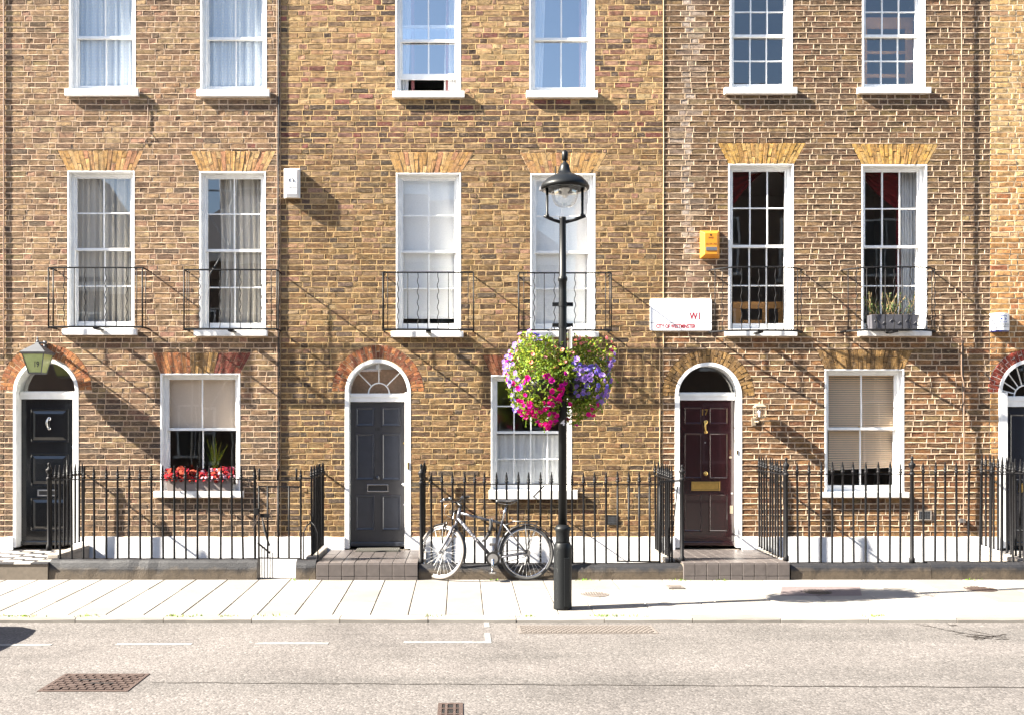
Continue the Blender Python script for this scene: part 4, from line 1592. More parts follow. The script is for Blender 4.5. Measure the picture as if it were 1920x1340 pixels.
t = thing('iron_railing', 'black spear topped railing behind the bicycle and lamp post', 'railing', (WX(990, RY), RY, .2))
front_run(t, [809, 829.4, 849, 870, 890, 910, 931, 951, 971, 991.5, 1013, 1033, 1053.5, 1074, 1095, 1116, 1136], zf(1058), zf(907), zf(884), 790, 1237)
me = MB().tube([(0, 0, 0), (0, 0, zf(905) - zf(1052))], .014, 7).mesh('bar', M['iron'], True)
hi = bar_mesh(zf(908), zf(905.5), zf(882))
for x in (1158, 1179, 1198.5, 1218):
    place('bar', me, (WX(x, RY), RY, zf(1052)), t)
    place('spear', hi, (WX(x, RY), RY, zf(908)), t)
place('bar', me, (WX(1237, RY), RY, zf(1055)), t)
rail(t, (WX(1157, RY), RY, zf(1051)), (WX(1238, RY), RY, zf(1052)), .016, .022)
urn_post(t, WX(790, RY), RY, zf(1058), zf(905), zf(868))
side_run(t, WX(790, RY), zf(1056), .28, zf(905), zf(903), zf(880), zf(878), 9)
side_run(t, WX(1262, RY), zf(1054), .24, zf(899), zf(897), zf(873), zf(872), 9)
urn_post(t, WX(1279, RY), RY, zf(1053), zf(898), zf(870))
rail(t, (WX(1236, RY), RY, zf(902)), (WX(1281, RY), RY, zf(900)), .02, .03)
MB().tube([(WX(1256, RY), RY + .05, zf(1055)), (WX(1271, RY), RY + .02, zf(912))], .008, 6).build('stay', M['iron'], t, True)
MB().tube([(WX(1020, RY), RY, zf(910)), (WX(1003, -.3), -.02, zf(910) - .22)], .010, 6).build('stay', M['iron'], t, True)

t = thing('iron_railing', 'black spear topped railing with urn posts below the venetian blind window', 'railing', (WX(1700, RY), RY, .21))
front_run(t, [1496, 1517, 1538.5, 1560, 1580, 1601, 1623, 1646.5, 1668, 1688, 1732, 1753, 1773, 1794, 1816, 1837, 1857.5, 1878, 1899, 1920, 1941, 1962, 1983], zf(1055), zf(888), zf(865), 1474, 1990)
urn_post(t, WX(1474, RY), RY, zf(1051), zf(889), zf(856))
urn_post(t, WX(1710, RY), RY, zf(1055), zf(888), zf(854))
side_run(t, WX(1474, RY), zf(1051), .28, zf(889), zf(887), zf(864), zf(861), 10)

t = thing('iron_railing', 'black side railing beside the navy door step at the right edge', 'railing', (7.13, -.6, .25))
side_run(t, 7.13, .25, .31, zf(888), zf(886), zf(862), zf(860), 11)


# ------------------------------------------------------------------ window balconies
def balcony(label, xl, xr, ytop, ybot, bow=False):
    Y = -.27
    t = thing('window_balcony', label, 'balcony', (WX((xl + xr) / 2, Y), -.1, WZ(ybot, Y)), 'wrought iron guards at the first floor windows')
    a, c = WX(xl, Y), WX(xr, Y)
    zt, zb = WZ(ytop, Y), WZ(ybot, Y)
    offs = [(0, 't'), (.053, 's'), (.165, 'w'), (.274, 's'), (.386, 'w'), (.495, 's'), (.607, 'w'), (.722, 's'), (.83, 'w'), (.94, 's'), (1, 't')]
    if bow:
        offs = [(0.03, 's'), (.095, 'w'), (.185, 's'), (.28, 'w'), (.372, 's'), (.468, 'w'), (.555, 's'), (.645, 'w'), (.735, 's'), (.83, 'w'), (.915, 's'), (.975, 'w')]

    def yy(k):
        return (-.10 - .22 * (1 - (2 * k - 1) ** 4)) if bow else Y
    if bow:
        line = [(a + (c - a) * i / 24, yy(i / 24)) for i in range(25)]
        line = [(a - .005, -.005)] + line + [(c + .005, -.005)]
    else:
        line = [(a, -.005), (a, Y), (c, Y), (c, -.005)]
    for nm, z, rr in (('top_rail', zt, .0105), ('bottom_rail', zb, .0135)):
        MB().tube([(x, y, z) for x, y in line], rr, 6).build(nm, M['iron'], t, False)
    for k, typ in offs:
        x, y = a + (c - a) * k, yy(k)
        if typ == 'w':
            n = 44
            ph = rnd.uniform(0, 1)
            pts = [(x + .0095 * math.sin(2 * pi * (5.3 * i / n + ph)) * min(1, 6 * i / n, 6 * (1 - i / n)), y, zb + (zt - zb) * i / n) for i in range(n + 1)]
            MB().tube(pts, .0057, 5).build('wavy_baluster', M['iron'], t, True)
        else:
            MB().tube([(x, y, zb - (.02 if typ == 't' else 0)), (x, y, zt)], .0105 if typ == 't' else .0060, 6).build('baluster', M['iron'], t, True)
    if not bow:
        for x, s in ((a, 1), (c, -1)):
            MB().tube([(x, Y * .5, zb), (x, Y * .5, zt)], .0062, 5).build('side_baluster', M['iron'], t, True)
    MB().box((a + c) / 2 - .035, (a + c) / 2 + .035, Y - .004, -.06, zb - .028, zb - .008).build('bracket', M['iron'], t)
    return t


balcony('wrought iron balcony at the first floor window above lantern 19', 91, 267, 502, 613)
balcony('wrought iron balcony at first floor window beside the white rectangular alarm box', 345, 519, 506, 617)
balcony('wrought iron balcony below the white blind window left of the lamp post', 718, 888, 511, 618)
balcony('wrought iron balcony directly behind the lamp post above the flowers', 973, 1146, 512, 619)
balcony('bowed iron balcony right of the white street name sign', 1340, 1513, 502, 620, True)
balcony('bowed iron balcony holding the dark planter', 1592, 1766, 502, 619, True)

# ------------------------------------------------------------------ street lamp
LXp, LYp = 1055, G(1054, 1140)[1]
LX, LZ = WX(LXp, LYp), pz(LYp)
t = thing('street_lamp', 'black cast iron street lamp post with glass globe, numbered 4', 'street lamp', (LX, LYp, LZ))


def lz(y):
    return WZ(y, LYp)


mb = MB()
mb.lathe([(.099, LZ - .01), (.099, lz(1136)), (.0965, lz(1130)), (.0955, lz(1028)), (.093, lz(1022)), (.083, lz(1018)), (.080, lz(1016))], LX, LYp, 28)
base = mb.build('base', M['lamp'], t, True)
MB().box(LX + .005, LX + .062, LYp - .1005, LYp - .06, lz(1134), lz(1043)).build('access_door', M['lamp'], base, bevel=.004)
mb = MB()
mb.lathe([(.076, lz(1018)), (.073, lz(1012)), (.074, lz(997)), (.082, lz(994)), (.088, lz(990)), (.082, lz(987)), (.062, lz(984)), (.046, lz(982))], LX, LYp, 24)
mb.build('collar', M['lamp'], base, True)
mb = MB()
mb.lathe([(.046, lz(983)), (.0435, lz(640)), (.0415, lz(545)), (.041, lz(528)), (.049, lz(527)), (.051, lz(523)), (.047, lz(520)), (.037, lz(518)), (.0345, lz(412)), (.037, lz(410)), (.036, lz(408)), (.02, lz(407))], LX, LYp, 24)
shaft = mb.build('shaft', M['lamp'], t, True)
for y in (571, 610):
    mb = MB()
    mb.lathe([(.049, lz(y + 4)), (.049, lz(y - 4))], LX, LYp, 20)
    for s in (-1, 1):
        mb.box(LX + s * .075 - .035, LX + s * .075 + .035, LYp - .012, LYp + .012, lz(y + 3.5), lz(y - 3.5))
    mb.build('band', M['lamp'], shaft)
HX = WX(1059, LYp)
for s, xe in ((-1, 1020), (1, 1098)):
    xx = WX(xe, LYp)
    ux = WX(1026 if s < 0 else 1092, LYp)
    arm = MB()
    arm.tube([(LX, LYp, lz(418)), (LX + (xx - LX) * .5, LYp, lz(413)), (LX + (xx - LX) * .6, LYp, lz(411)), (xx, LYp, lz(405))], [.020, .016, .020, .017], 8)
    arm.tube([(ux, LYp, lz(408)), (ux, LYp, lz(404)), (ux, LYp, lz(400)), (ux, LYp, lz(352))], [.024, .022, .013, .015], 8)
    arm.build('arm', M['lamp'], t, True)
mb = MB()
mb.lathe([(.20, lz(354)), (.235, lz(356)), (.258, lz(355)), (.258, lz(350)), (.245, lz(346)), (.22, lz(341)), (.19, lz(336)), (.135, lz(331)), (.085, lz(327)), (.062, lz(322)), (.052, lz(314)), (.044, lz(309)), (.030, lz(307)), (.018, lz(304)), (.014, lz(301))], HX, LYp, 36)
hood = mb.build('lamp_hood', M['lamp'], t, True)
mb = MB()
mb.lathe([(.20, lz(353.2)), (.236, lz(357))], HX, LYp, 36)
mb.f.pop()
mb.f.pop()
mb.build('hood_lining', M['plastic'], hood)
MB().lathe([(.02, lz(302)), (.033, lz(300)), (.035, lz(286)), (.030, lz(285)), (.012, lz(284.5)), (.012, lz(283))], HX, LYp, 14).build('photocell', M['lamp'], hood, True)
MB().tube([(WX(1040.5, LYp), LYp - .06, lz(340)), (WX(1040, LYp), LYp - .06, lz(315))], .007, 6).build('aerial', M['lamp'], hood)
MB().box(WX(1012, LYp), WX(1020, LYp), LYp - .03, LYp + .03, lz(358), lz(351)).build('hinge', M['steel'], hood, bevel=.004)
g = MB()
n = 12
g.lathe([(.142, lz(353)), (.142, lz(362)), (.136, lz(370)), (.121, lz(378)), (.096, lz(384)), (.06, lz(388)), (.02, lz(389.5))], HX, LYp, 32)
g.build('glass_globe', M['lampglass'], t, True)
MB().lathe([(.052, lz(352)), (.052, lz(357)), (.03, lz(360)), (.034, lz(366)), (.02, lz(371)), (.004, lz(372))], HX, LYp, 14).build('bulb', M['plastic'], hood, True)
text('4', WX(1050, LYp), WX(1058.5, LYp), lz(797), lz(786.5), LYp - .0465, M['signwhite'], shaft, 'number', .035)
MB().tube([(LX, LYp - .02, lz(623)), (LX + .075, LYp - .02, lz(619))], .006, 6).build('sign_bracket', M['lamp'], shaft)
# plate seen edge-on, facing along the street
t2 = thing('parking_plate', 'thin sign plate seen edge on, fixed to the lamp post above the flowers', 'sign', (LX + .075, LYp - .15, lz(652)))
MB().box(LX + .070, LX + .076, LYp - .20, LYp + .16, lz(655), lz(616)).build('plate', M['signwhite'], t2, bevel=.002)
MB().box(LX + .066, LX + .0698, LYp - .19, LYp + .15, lz(654), lz(617)).build('backing', M['steel'], t2)


# ------------------------------------------------------------------ hanging flower baskets
def blossom(mat, seed):
    r = random.Random(seed)
    mb = MB()
    n = 5
    v, f = [(0, 0, -.012)], []
    ring = []
    for k in range(n * 4):
        a = 2 * pi * k / (n * 4)
        ph = (k % 4)
        rr = .032 * (1.0, 1.04, .86, 1.04)[ph] * r.uniform(.94, 1.05)
        ring.append((rr * math.cos(a), rr * math.sin(a), .006 + r.uniform(-.004, .004)))
    mid = [(x * .35, y * .35, -.002) for x, y, z in ring]
    v += mid + ring
    m = n * 4
    for k in range(m):
        l = (k + 1) % m
        f.append((1 + k, 1 + m + k, 1 + m + l, 1 + l))
        f.append((0, 1 + k, 1 + l))
    mb.col = (r.uniform(.85, 1.2), r.uniform(.8, 1.2), r.uniform(.9, 1.15))
    mb.add(v, f)
    return mb.mesh('flower', M[mat], False)


BL = {c: [blossom(c, i) for i in range(4)] for c in ('magenta', 'violet', 'pink')}


def basket(label, cx, cy, cz, rx, ry, rz, nleaf, flowers, seed, group='flower baskets on the lamp post'):
    r = random.Random(seed)
    t = thing('hanging_basket', label, 'flower basket', (cx, cy, cz - rz), group)
    mb = MB()
    mb.lathe([(.03, -.24), (.14, -.2), (.2, -.08), (.21, .0)], cx, cy, 14, cz)
    mb.build('basket', M['dark'], t, True)
    hk = MB()
    for a in (0, 2.1, 4.2):
        hk.tube([(cx + .19 * math.cos(a), cy + .19 * math.sin(a), cz), (cx * .5 + LX * .5, cy * .5 + LYp * .5, lz(613))], .004, 5)
    hk.build('hanging_chain', M['steel'], t)
    mb = MB()
    blobs = [(r.uniform(-1, 1), r.uniform(-1, 1), r.uniform(-1, 1), r.uniform(.66, 1.24)) for _ in range(34)]

    def radius(d):
        k = 1.0
        for bx, by, bz, s in blobs:
            q = (d[0] * bx + d[1] * by + d[2] * bz) / math.sqrt(bx * bx + by * by + bz * bz)
            if q > .9:
                k *= 1 + (s - 1) * (q - .9) * 10
        return k

    def shell(depth):
        while True:
            d = Vector((r.gauss(0, 1), r.gauss(0, 1), r.gauss(0, 1)))
            if d.length > .1:
                break
        d.normalize()
        box_ = (abs(d.x) ** 2.7 + abs(d.y) ** 2.7 + abs(d.z) ** 2.7) ** (-1 / 2.7)
        k = radius(d) * box_ * .96 * (1 - depth * r.random() ** 1.6)
        taper = 1.0 if d.z > -.15 else 1 - .45 * (-.15 - d.z)
        return Vector((cx + d.x * rx * k * taper, cy + d.y * ry * k * taper, cz + d.z * rz * k)), d
    for i in range(nleaf):
        p, d = shell(.55)
        g = r.uniform(.5, 1.3)
        warm = r.random()
        mb.col = (g * (.8 + .9 * warm), g * (.95 + .25 * warm), g * (.7 + .7 * r.random()))
        if r.random() < .05:
            mb.col = (2.6, 2.0, 5.0)
        s = r.uniform(.011, .026)
        u = Vector((r.gauss(0, 1), r.gauss(0, 1), r.gauss(0, 1) + .3)).normalized()
        w = u.cross(d + Vector((r.gauss(0, .5), r.gauss(0, .5), r.gauss(0, .5))))
        w = w.normalized() if w.length > 1e-3 else Vector((1, 0, 0))
        n_ = u.cross(w)
        q = [p - u * s, p + w * s * .55 + n_ * s * .15, p + u * s, p - w * s * .55 + n_ * s * .15]
        mb.add([tuple(x) for x in q], [(0, 1, 2, 3)])
    o_ = mb.build('foliage', M['leaf'], t)
    o_['kind'] = 'stuff'
    mb = MB()
    for i in range(26):                                      # trailing stems
        p, d = shell(.1)
        if d.z > .2:
            continue
        e = p + Vector((d.x * .05 + r.gauss(0, .03), d.y * .05, -r.uniform(.03, .12)))
        mb.col = (1.2, 1.2, 1)
        mb.tube([p, (p + e) / 2 + Vector((d.x * .02, d.y * .02, 0)), e], .0025, 4)
        for k in range(3):
            c = p.lerp(e, .4 + .3 * k)
            s = .013
            a = r.uniform(0, 6)
            mb.add([(c.x - s * math.cos(a), c.y, c.z - s * math.sin(a)), (c.x + s * .4, c.y - .004, c.z - s * .5), (c.x + s * math.cos(a), c.y, c.z + s * math.sin(a)), (c.x - s * .4, c.y - .004, c.z + s * .5)], [(0, 1, 2, 3)])
    o_ = mb.build('trailing_stems', M['leaf'], t)
    o_['kind'] = 'stuff'
    for colr, n, test, sc in flowers:
        k = 0
        tries = 0
        while k < n and tries < 60 * n:
            tries += 1
            p, d = shell(.14)
            if not test(d, r):
                continue
            d2 = (d + Vector((r.gauss(0, .3), -.35 + r.gauss(0, .3), r.gauss(0, .3)))).normalized()
            e = d2.to_track_quat('Z', 'Y').to_euler()
            o_ = place('flower', BL[colr][r.randrange(4)], p + d * .012, t, e, [sc * r.uniform(.75, 1.1)] * 3)
            k += 1
    return t


bx1, bx2 = WX(1013, LYp + .02), WX(1087, LYp + .08)
basket('full flower basket left of the lamp post with magenta petunias hanging low', bx1, LYp + .02, lz(712), .355, .31, .49, 5600,
       [('magenta', 135, lambda d, r: d.z < .1 and d.x > -.8 and d.y < .4 and r.random() < (.2 + max(0, -d.z) * 1.6), .95),
        ('magenta', 12, lambda d, r: d.z > -.1 and d.z < .75 and d.y < .3, .8),
        ('violet', 64, lambda d, r: (d.x < -.6 and d.z > -.6) or (d.z > .8 and d.x < 0), .85),
        ('pink', 12, lambda d, r: d.z > .2 and d.y < .3 and r.random() < .5, .62)], 5)
basket('flower basket right of the lamp post covered in violet blooms', bx2, LYp + .13, lz(709), .345, .31, .45, 5400,
       [('violet', 120, lambda d, r: d.z < .55 and d.z > -.62 and d.y < .4 and d.x > -.3, .88),
        ('pink', 50, lambda d, r: d.z > .35 and d.y < .5, .7),
        ('magenta', 30, lambda d, r: (d.z < -.5 and d.y < .4) or (d.x > .8 and r.random() < .2), .9)], 6)

# ------------------------------------------------------------------ bicycle leaning on the plinth
BY = -1.335


def bk(x, y):
    """photo pixel -> bicycle plane"""
    X, Z = W(x, y, BY)
    return Vector((X, 0, Z))


def lean(p, dy=0.0):
    """bicycle plane tipped back a little towards the railing"""
    p = Vector(p)
    return (p.x, BY + dy + (p.z - pz(BY)) * .06, p.z)


bike = thing('bicycle', 'silver grey bicycle with black saddle leaning on the railing plinth', 'bicycle', (WX(910, BY), BY, pz(BY)))
WR = .338
rh = bk(987.5, 1036)
rh.z = pz(BY) + WR + .004
bb, hd_t, hd_b = bk(924, 1046), bk(862.5, 954), bk(857, 975)
st_t, seat = bk(943, 979), bk(949.5, 947)


def wheel(center, xf, parent, tyre_mat, nsp=32):
    """xf maps wheel plane (x, depth, z) offsets to world"""
    def ringp(R, n=56, dy=0.0):
        return [xf(Vector((R * math.cos(2 * pi * i / n), dy, R * math.sin(2 * pi * i / n)))) for i in range(n)]
    ty = MB()
    ty.tube(ringp(WR - .019), .019, 10, True)
    wh = ty.build('wheel', M[tyre_mat], parent, True)
    rm = MB()
    rm.tube(ringp(WR - .044), .0125, 8, True)
    rm.build('rim', M['chrome'], wh, True)
    sp = MB()
    for k in range(nsp):
        a = 2 * pi * k / nsp
        s = 1 if k % 2 else -1
        b2 = a + (.42 if (k // 2) % 2 else -.42) * 1.6
        p0 = xf(Vector((.022 * math.cos(b2), .03 * s, .022 * math.sin(b2))))
        p1 = xf(Vector(((WR - .052) * math.cos(a), .0, (WR - .052) * math.sin(a))))
        sp.tube([p0, p1], .0016, 4)
    sp.build('spokes', M['spoke'], wh)
    hb = MB()
    hb.tube([xf(Vector((0, -.05, 0))), xf(Vector((0, -.036, 0))), xf(Vector((0, -.034, 0))), xf(Vector((0, -.026, 0))), xf(Vector((0, .026, 0))), xf(Vector((0, .034, 0))), xf(Vector((0, .036, 0))), xf(Vector((0, .05, 0)))], [.008, .009, .026, .018, .016, .026, .009, .008], 12)
    hb.build('hub', M['steel'], wh, True)
    return wh


rear_xf = lambda q: Vector(lean(rh + Vector((q.x, 0, q.z)), q.y))
rw = wheel(rh, rear_xf, bike, 'rubber')
# cassette and derailleur
cs = MB()
for i, rr in enumerate((.046, .040, .034, .028)):
    cs.tube([rear_xf(Vector((0, -.036 - .006 * i, 0))), rear_xf(Vector((0, -.039 - .006 * i, 0)))], rr, 20)
cs.build('sprockets', M['steel'], rw)
MB().tube([rear_xf(Vector((.0, -.06, -.03))), rear_xf(Vector((.012, -.065, -.07))), rear_xf(Vector((-.01, -.065, -.11)))], [.014, .02, .012], 8).build('derailleur', M['dark'], bike, True)


def tubeb(name, a, b_, r0, r1, mat='frame', dy0=0.0, dy1=0.0):
    return MB().tube([lean(a, dy0), lean(b_, dy1)], [r0, r1], 12).build(name, M[mat], bike, True)


tubeb('head_tube', hd_t + Vector((0, 0, .01)), hd_b - Vector((0, 0, .01)), .021, .022)
tubeb('top_tube', bk(861.5, 961), bk(942, 981), .0165, .0155)
dt = tubeb('down_tube', bk(858, 971), bb, .023, .022)
tubeb('seat_tube', bb, bk(942, 976), .0165, .016)
tubeb('seat_post', bk(942, 977), bk(949, 948), .0135, .0135, 'chrome')
for s in (-1, 1):
    tubeb('seat_stay', bk(944, 982), rh, .009, .008, 'frame', .02 * s, .062 * s)
    tubeb('chain_stay', bb, rh, .011, .009, 'frame', .025 * s, .062 * s)
# lettering ghost on the down tube: a pale decal strip
d = (bb - bk(858, 971)).normalized()
nrm = Vector((-d.z, 0, d.x))
if nrm.z < 0:
    nrm = -nrm
mb = MB()
for k in range(9):
    p = bk(858, 971) + d * (.10 + .034 * k)
    h = .010 if k else .014
    w_ = .011
    q = [p - d * w_ - nrm * h, p + d * w_ - nrm * h * (1 if k % 2 else .3), p + d * w_ + nrm * h * (.4 if k % 3 else 1), p - d * w_ + nrm * h]
    mb.add([lean(v, -.0235 + .002) for v in q], [(0, 1, 2, 3)])
mb.build('decal', M['inkpale'], dt)
# crank, chainring, pedals, chain
cr = MB()
cr.tube([lean(bb, -.048), lean(bb, -.053)], .088, 28)
ring = cr.build('chainring', M['dark'], bike)
for nm, rr in (('inner_ring', .062),):
    MB().tube([lean(bb, -.054), lean(bb, -.056)], rr, 24).build(nm, M['steel'], ring)
pd = bk(922.5, 1070)
MB().tube([lean(bb, -.066), lean(bb * .4 + pd * .6, -.068), lean(pd, -.07)], [.018, .015, .013], 8).build('crank', M['chrome'], bike, True)
up = bb + (bb - pd) * .97
MB().tube([lean(bb, .06), lean(up, .07)], [.017, .012], 8).build('crank', M['chrome'], bike, True)
for p, dy in ((pd, -.115), (up, .115)):
    mb = MB()
    q = Vector(lean(p, dy))
    mb.box(q.x - .046, q.x + .046, q.y - .04, q.y - .03, q.z - .011, q.z + .011)
    mb.box(q.x - .046, q.x + .046, q.y + .03, q.y + .04, q.z - .011, q.z + .011)
    mb.box(q.x - .048, q.x - .036, q.y - .04, q.y + .04, q.z - .010, q.z + .010)
    mb.box(q.x + .036, q.x + .048, q.y - .04, q.y + .04, q.z - .010, q.z + .010)
    mb.box(q.x - .012, q.x + .012, q.y - .045, q.y + .045, q.z - .008, q.z + .008)
    mb.build('pedal', M['chrome'], bike)
ch = MB()
for s in (-1, 1):
    ch.tube([lean(bb + Vector((0, 0, s * .086)), -.051), lean(rh + Vector((0, 0, s * .040)), -.045)], .0045, 5)
ch.build('chain', M['dark'], bike)
# saddle
mb = MB()
sc = bk(950, 940)
sd = []
L0, L1 = WX(929.5, BY) - sc.x, WX(971, BY) - sc.x
n = 16
prof = [(0, .012, -.004), (.08, .024, .0), (.2, .028, .001), (.35, .032, .0), (.5, .045, -.002), (.65, .066, .001), (.8, .080, .008), (.93, .076, .012), (1, .05, .008)]
for k, hw, dz in prof:
    x = L0 + (L1 - L0) * k
    for i in range(n):
        a = 2 * pi * i / n
        yy_, zz = hw * math.cos(a), math.sin(a)
        zz = .016 * zz if zz > 0 else .022 * zz * (.5 + .5 * abs(math.cos(a)))
        sd.append(lean(sc + Vector((x, 0, zz + dz + .006)), yy_))
f = []
for i in range(len(prof) - 1):
    for k in range(n):
        l = (k + 1) % n
        f.append((i * n + k, i * n + l, (i + 1) * n + l, (i + 1) * n + k))
f += [tuple(range(n - 1, -1, -1)), tuple((len(prof) - 1) * n + k for k in range(n))]
mb.add(sd, f)
sad = mb.build('saddle', M['saddle'], bike, True)
mb = MB()
for s in (-1, 1):
    mb.tube([lean(sc + Vector((L0 * .8, 0, -.012)), .012 * s), lean(sc + Vector((-.02, 0, -.034)), .02 * s), lean(sc + Vector((.05, 0, -.034)), .022 * s), lean(sc + Vector((L1 * .8, 0, -.008)), .03 * s)], .0038, 6)
mb.build('saddle_rails', M['steel'], sad)
# rear mudguard and carrier
mb = MB()
for i in range(23):
    a0, a1 = math.radians(10 + 170 * i / 23), math.radians(10 + 170 * (i + 1) / 23)
    R0 = WR + .020
    q = []
    for a in (a0, a1):
        for y, R in ((-.026, R0 - .012), (-.016, R0), (.016, R0), (.026, R0 - .012)):
            q.append(tuple(rear_xf(Vector((R * math.cos(a), y, R * math.sin(a))))))
    mb.add(q, [(0, 1, 5, 4), (1, 2, 6, 5), (2, 3, 7, 6)])
mb.build('rear_mudguard', M['dark'], bike, True)
cz_ = rh.z + WR + .045
mb = MB()
for y in (-.05, 0, .05):
    mb.tube([lean(Vector((WX(961, BY), 0, cz_ + .005)), y), lean(Vector((WX(1010, BY), 0, cz_)), y)], .0055, 6)
for x in (966, 985, 1008):
    mb.tube([lean(Vector((WX(x, BY), 0, cz_)), -.052), lean(Vector((WX(x, BY), 0, cz_)), .052)], .0045, 6)
for s in (-1, 1):
    mb.tube([lean(Vector((WX(1008, BY), 0, cz_)), .05 * s), lean(rh, .068 * s)], .0045, 6)
    mb.tube([lean(Vector((WX(985, BY), 0, cz_)), .05 * s), lean(rh, .068 * s)], .0045, 6)
    mb.tube([lean(Vector((WX(963, BY), 0, cz_)), .03 * s), lean(bk(945, 985), .02 * s)], .0045, 6)
mb.tube([lean(Vector((WX(963, BY), 0, cz_)), 0), lean(Vector((WX(960, BY), 0, cz_ + .05)), 0)], .005, 6)
mb.build('carrier', M['dark'], bike, True)
# steering assembly, turned towards the camera
sax = Vector(lean(hd_t)) - Vector(lean(hd_b))
sax.normalize()
piv = Vector(lean(hd_b))
Rm = Matrix.Rotation(math.radians(-33), 3, sax)


def steer(p):
    return tuple(piv + Rm @ (Vector(p) - piv))


fh0 = bk(825.5, 1040)
fh0.z = pz(BY - .15) + WR + .004
fh = Vector(steer(lean(fh0)))
dzf = pz(fh.y) + WR + .003 - fh.z                             # settle the tyre on the paving
front_xf = lambda q: Vector(steer(Vector(lean(fh0)) + Vector((q.x, q.y + q.z * .06, q.z)))) + Vector((0, 0, dzf))
wheel(fh0, front_xf, bike, 'paletyre')
fk = MB()
crown = Vector(steer(lean(hd_b + (hd_b - hd_t) * .55)))
fk.tube([Vector(lean(hd_b)), crown], [.018, .02], 10)
for s in (-1, 1):
    h2 = front_xf(Vector((0, .052 * s, 0)))
    c2 = Vector(steer(lean(hd_b + (hd_b - hd_t) * .55, .048 * s)))
    fk.tube([crown, c2, c2.lerp(h2, .5) + Vector((.014, 0, 0)), c2.lerp(h2, .82) + Vector((.008, 0, 0)), h2], [.017, .017, .0135, .011, .008], 10)
fk.build('fork', M['frame'], bike, True)
for part, a_s, a_e in (('front_mudguard', 84, 116), ('front_mudguard', -14, 58)):
    mb = MB()
    m = max(3, int(abs(a_e - a_s) / 7))
    for i in range(m):
        q = []
        for a in (math.radians(a_s + (a_e - a_s) * i / m), math.radians(a_s + (a_e - a_s) * (i + 1) / m)):
            R0 = WR + .018
            for y, R in ((-.026, R0 - .012), (-.014, R0), (.014, R0), (.026, R0 - .012)):
                q.append(tuple(front_xf(Vector((R * math.cos(a), y, R * math.sin(a))))))
        mb.add(q, [(0, 1, 5, 4), (1, 2, 6, 5), (2, 3, 7, 6)])
    mb.build(part, M['dark'], bike, True)
mb = MB()
for s in (-1, 1):
    mb.tube([front_xf(Vector((.05, .03 * s, WR - .09))), front_xf(Vector((.03, .04 * s, WR - .03))), front_xf(Vector((.045, .02 * s, WR + .04)))], [.010, .013, .010], 6)
mb.build('brake_caliper', M['dark'], bike, True)
rc = front_xf(Vector((-WR * .72, -.012, -.05)))
MB().box(rc.x - .010, rc.x + .010, rc.y - .012, rc.y + .012, rc.z - .035, rc.z + .035).build('reflector', M['plastic'], bike)
stem_t = Vector(lean(hd_t + (hd_t - hd_b).normalized() * .045))
hbC = Vector(steer(lean(hd_t + (hd_t - hd_b).normalized() * .065 + Vector((-.075, 0, .02)))))
stem = MB().tube([Vector(lean(hd_t)), stem_t, hbC], [.018, .019, .016], 10).build('stem', M['dark'], bike, True)
mb = MB()
hv = (Rm @ Vector((0, 1, 0)))
hv.z = 0
hv.normalize()
near, far = -1, 1
pts = []
for k in (-1, -.62, -.2, 0, .2, .62, 1):
    p = hbC + hv * (.285 * k) + Vector((.0, 0, .052 * min(1, max(0, (abs(k) - .15) / .45))))
    pts.append(p)
mb.tube(pts, .0115, 8)
bar = mb.build('handlebar', M['dark'], bike, True)
for e, q in ((pts[0], pts[1]), (pts[-1], pts[-2])):
    d2 = (q - e).normalized()
    MB().tube([e, e + d2 * .005, e + d2 * .11, e + d2 * .115], [.017, .018, .016, .012], 10).build('grip', M['rubber'], bar, True)
    MB().tube([e - d2 * .006, e + d2 * .002], .0175, 10).build('grip_end', M['chrome'], bar, True)
    MB().tube([e + d2 * .13, e + d2 * .13 + Vector((-.03, -.01, -.008)), e + d2 * .03 + Vector((-.06, -.02, -.02))], [.010, .008, .006], 6).build('brake_lever', M['chrome'], bar, True)
    MB().ball(e + d2 * .14 + Vector((0, 0, .004)), .021, 10).build('shifter', M['steel'], bar, True)
mb = MB()
for s, w in ((-.5, .0), (.5, .03)):
    a = hbC + hv * (.285 * s)
    mb.tube([a, a + Vector((-.06 - w, 0, -.03)), a + Vector((-.075 - w, 0, -.13)), Vector(lean(hd_b)) + Vector((-.05, -.02, .02)), Vector(lean(hd_b)) + Vector((.01, -.02, -.02))], .0032, 6)
mb.build('brake_cable', M['steel'], bar, True)
lk = MB()
pl = [lean(bk(919, 972), -.03), lean(bk(921, 984), -.045), lean(bk(918, 997), -.045), lean(bk(911, 1009), -.04), lean(bk(904, 1014), -.03)]
lk.tube(pl, [.014, .022, .023, .018, .012], 8)
lock = tag(lk.build('bicycle_lock', M['bagmat'], None, True), 'black fabric covered lock hanging from the bicycle top tube', 'lock')
MB().tube([tuple(Vector(lean(bk(921, 977.5), 0)) + Vector((.012, .036 * math.cos(a), .036 * math.sin(a)))) for a in [2 * pi * k / 14 for k in range(14)]], .008, 6, True).build('shackle', M['steel'], lock, True)


# ------------------------------------------------------------------ signs and boxes on the wall
t = thing('street_name_sign', 'white enamel district sign with red lettering left of the bowed balcony', 'sign', (WX(1277), -.02, WZ(620)))


def rrect(x0, x1, z0, z1, r, n=5):
    p = []
    for cx, cz, a0 in ((x1 - r, z0 + r, -pi / 2), (x1 - r, z1 - r, 0), (x0 + r, z1 - r, pi / 2), (x0 + r, z0 + r, pi)):
        p += [(cx + r * math.cos(a0 + pi / 2 * i / n), cz + r * math.sin(a0 + pi / 2 * i / n)) for i in range(n + 1)]
    return p


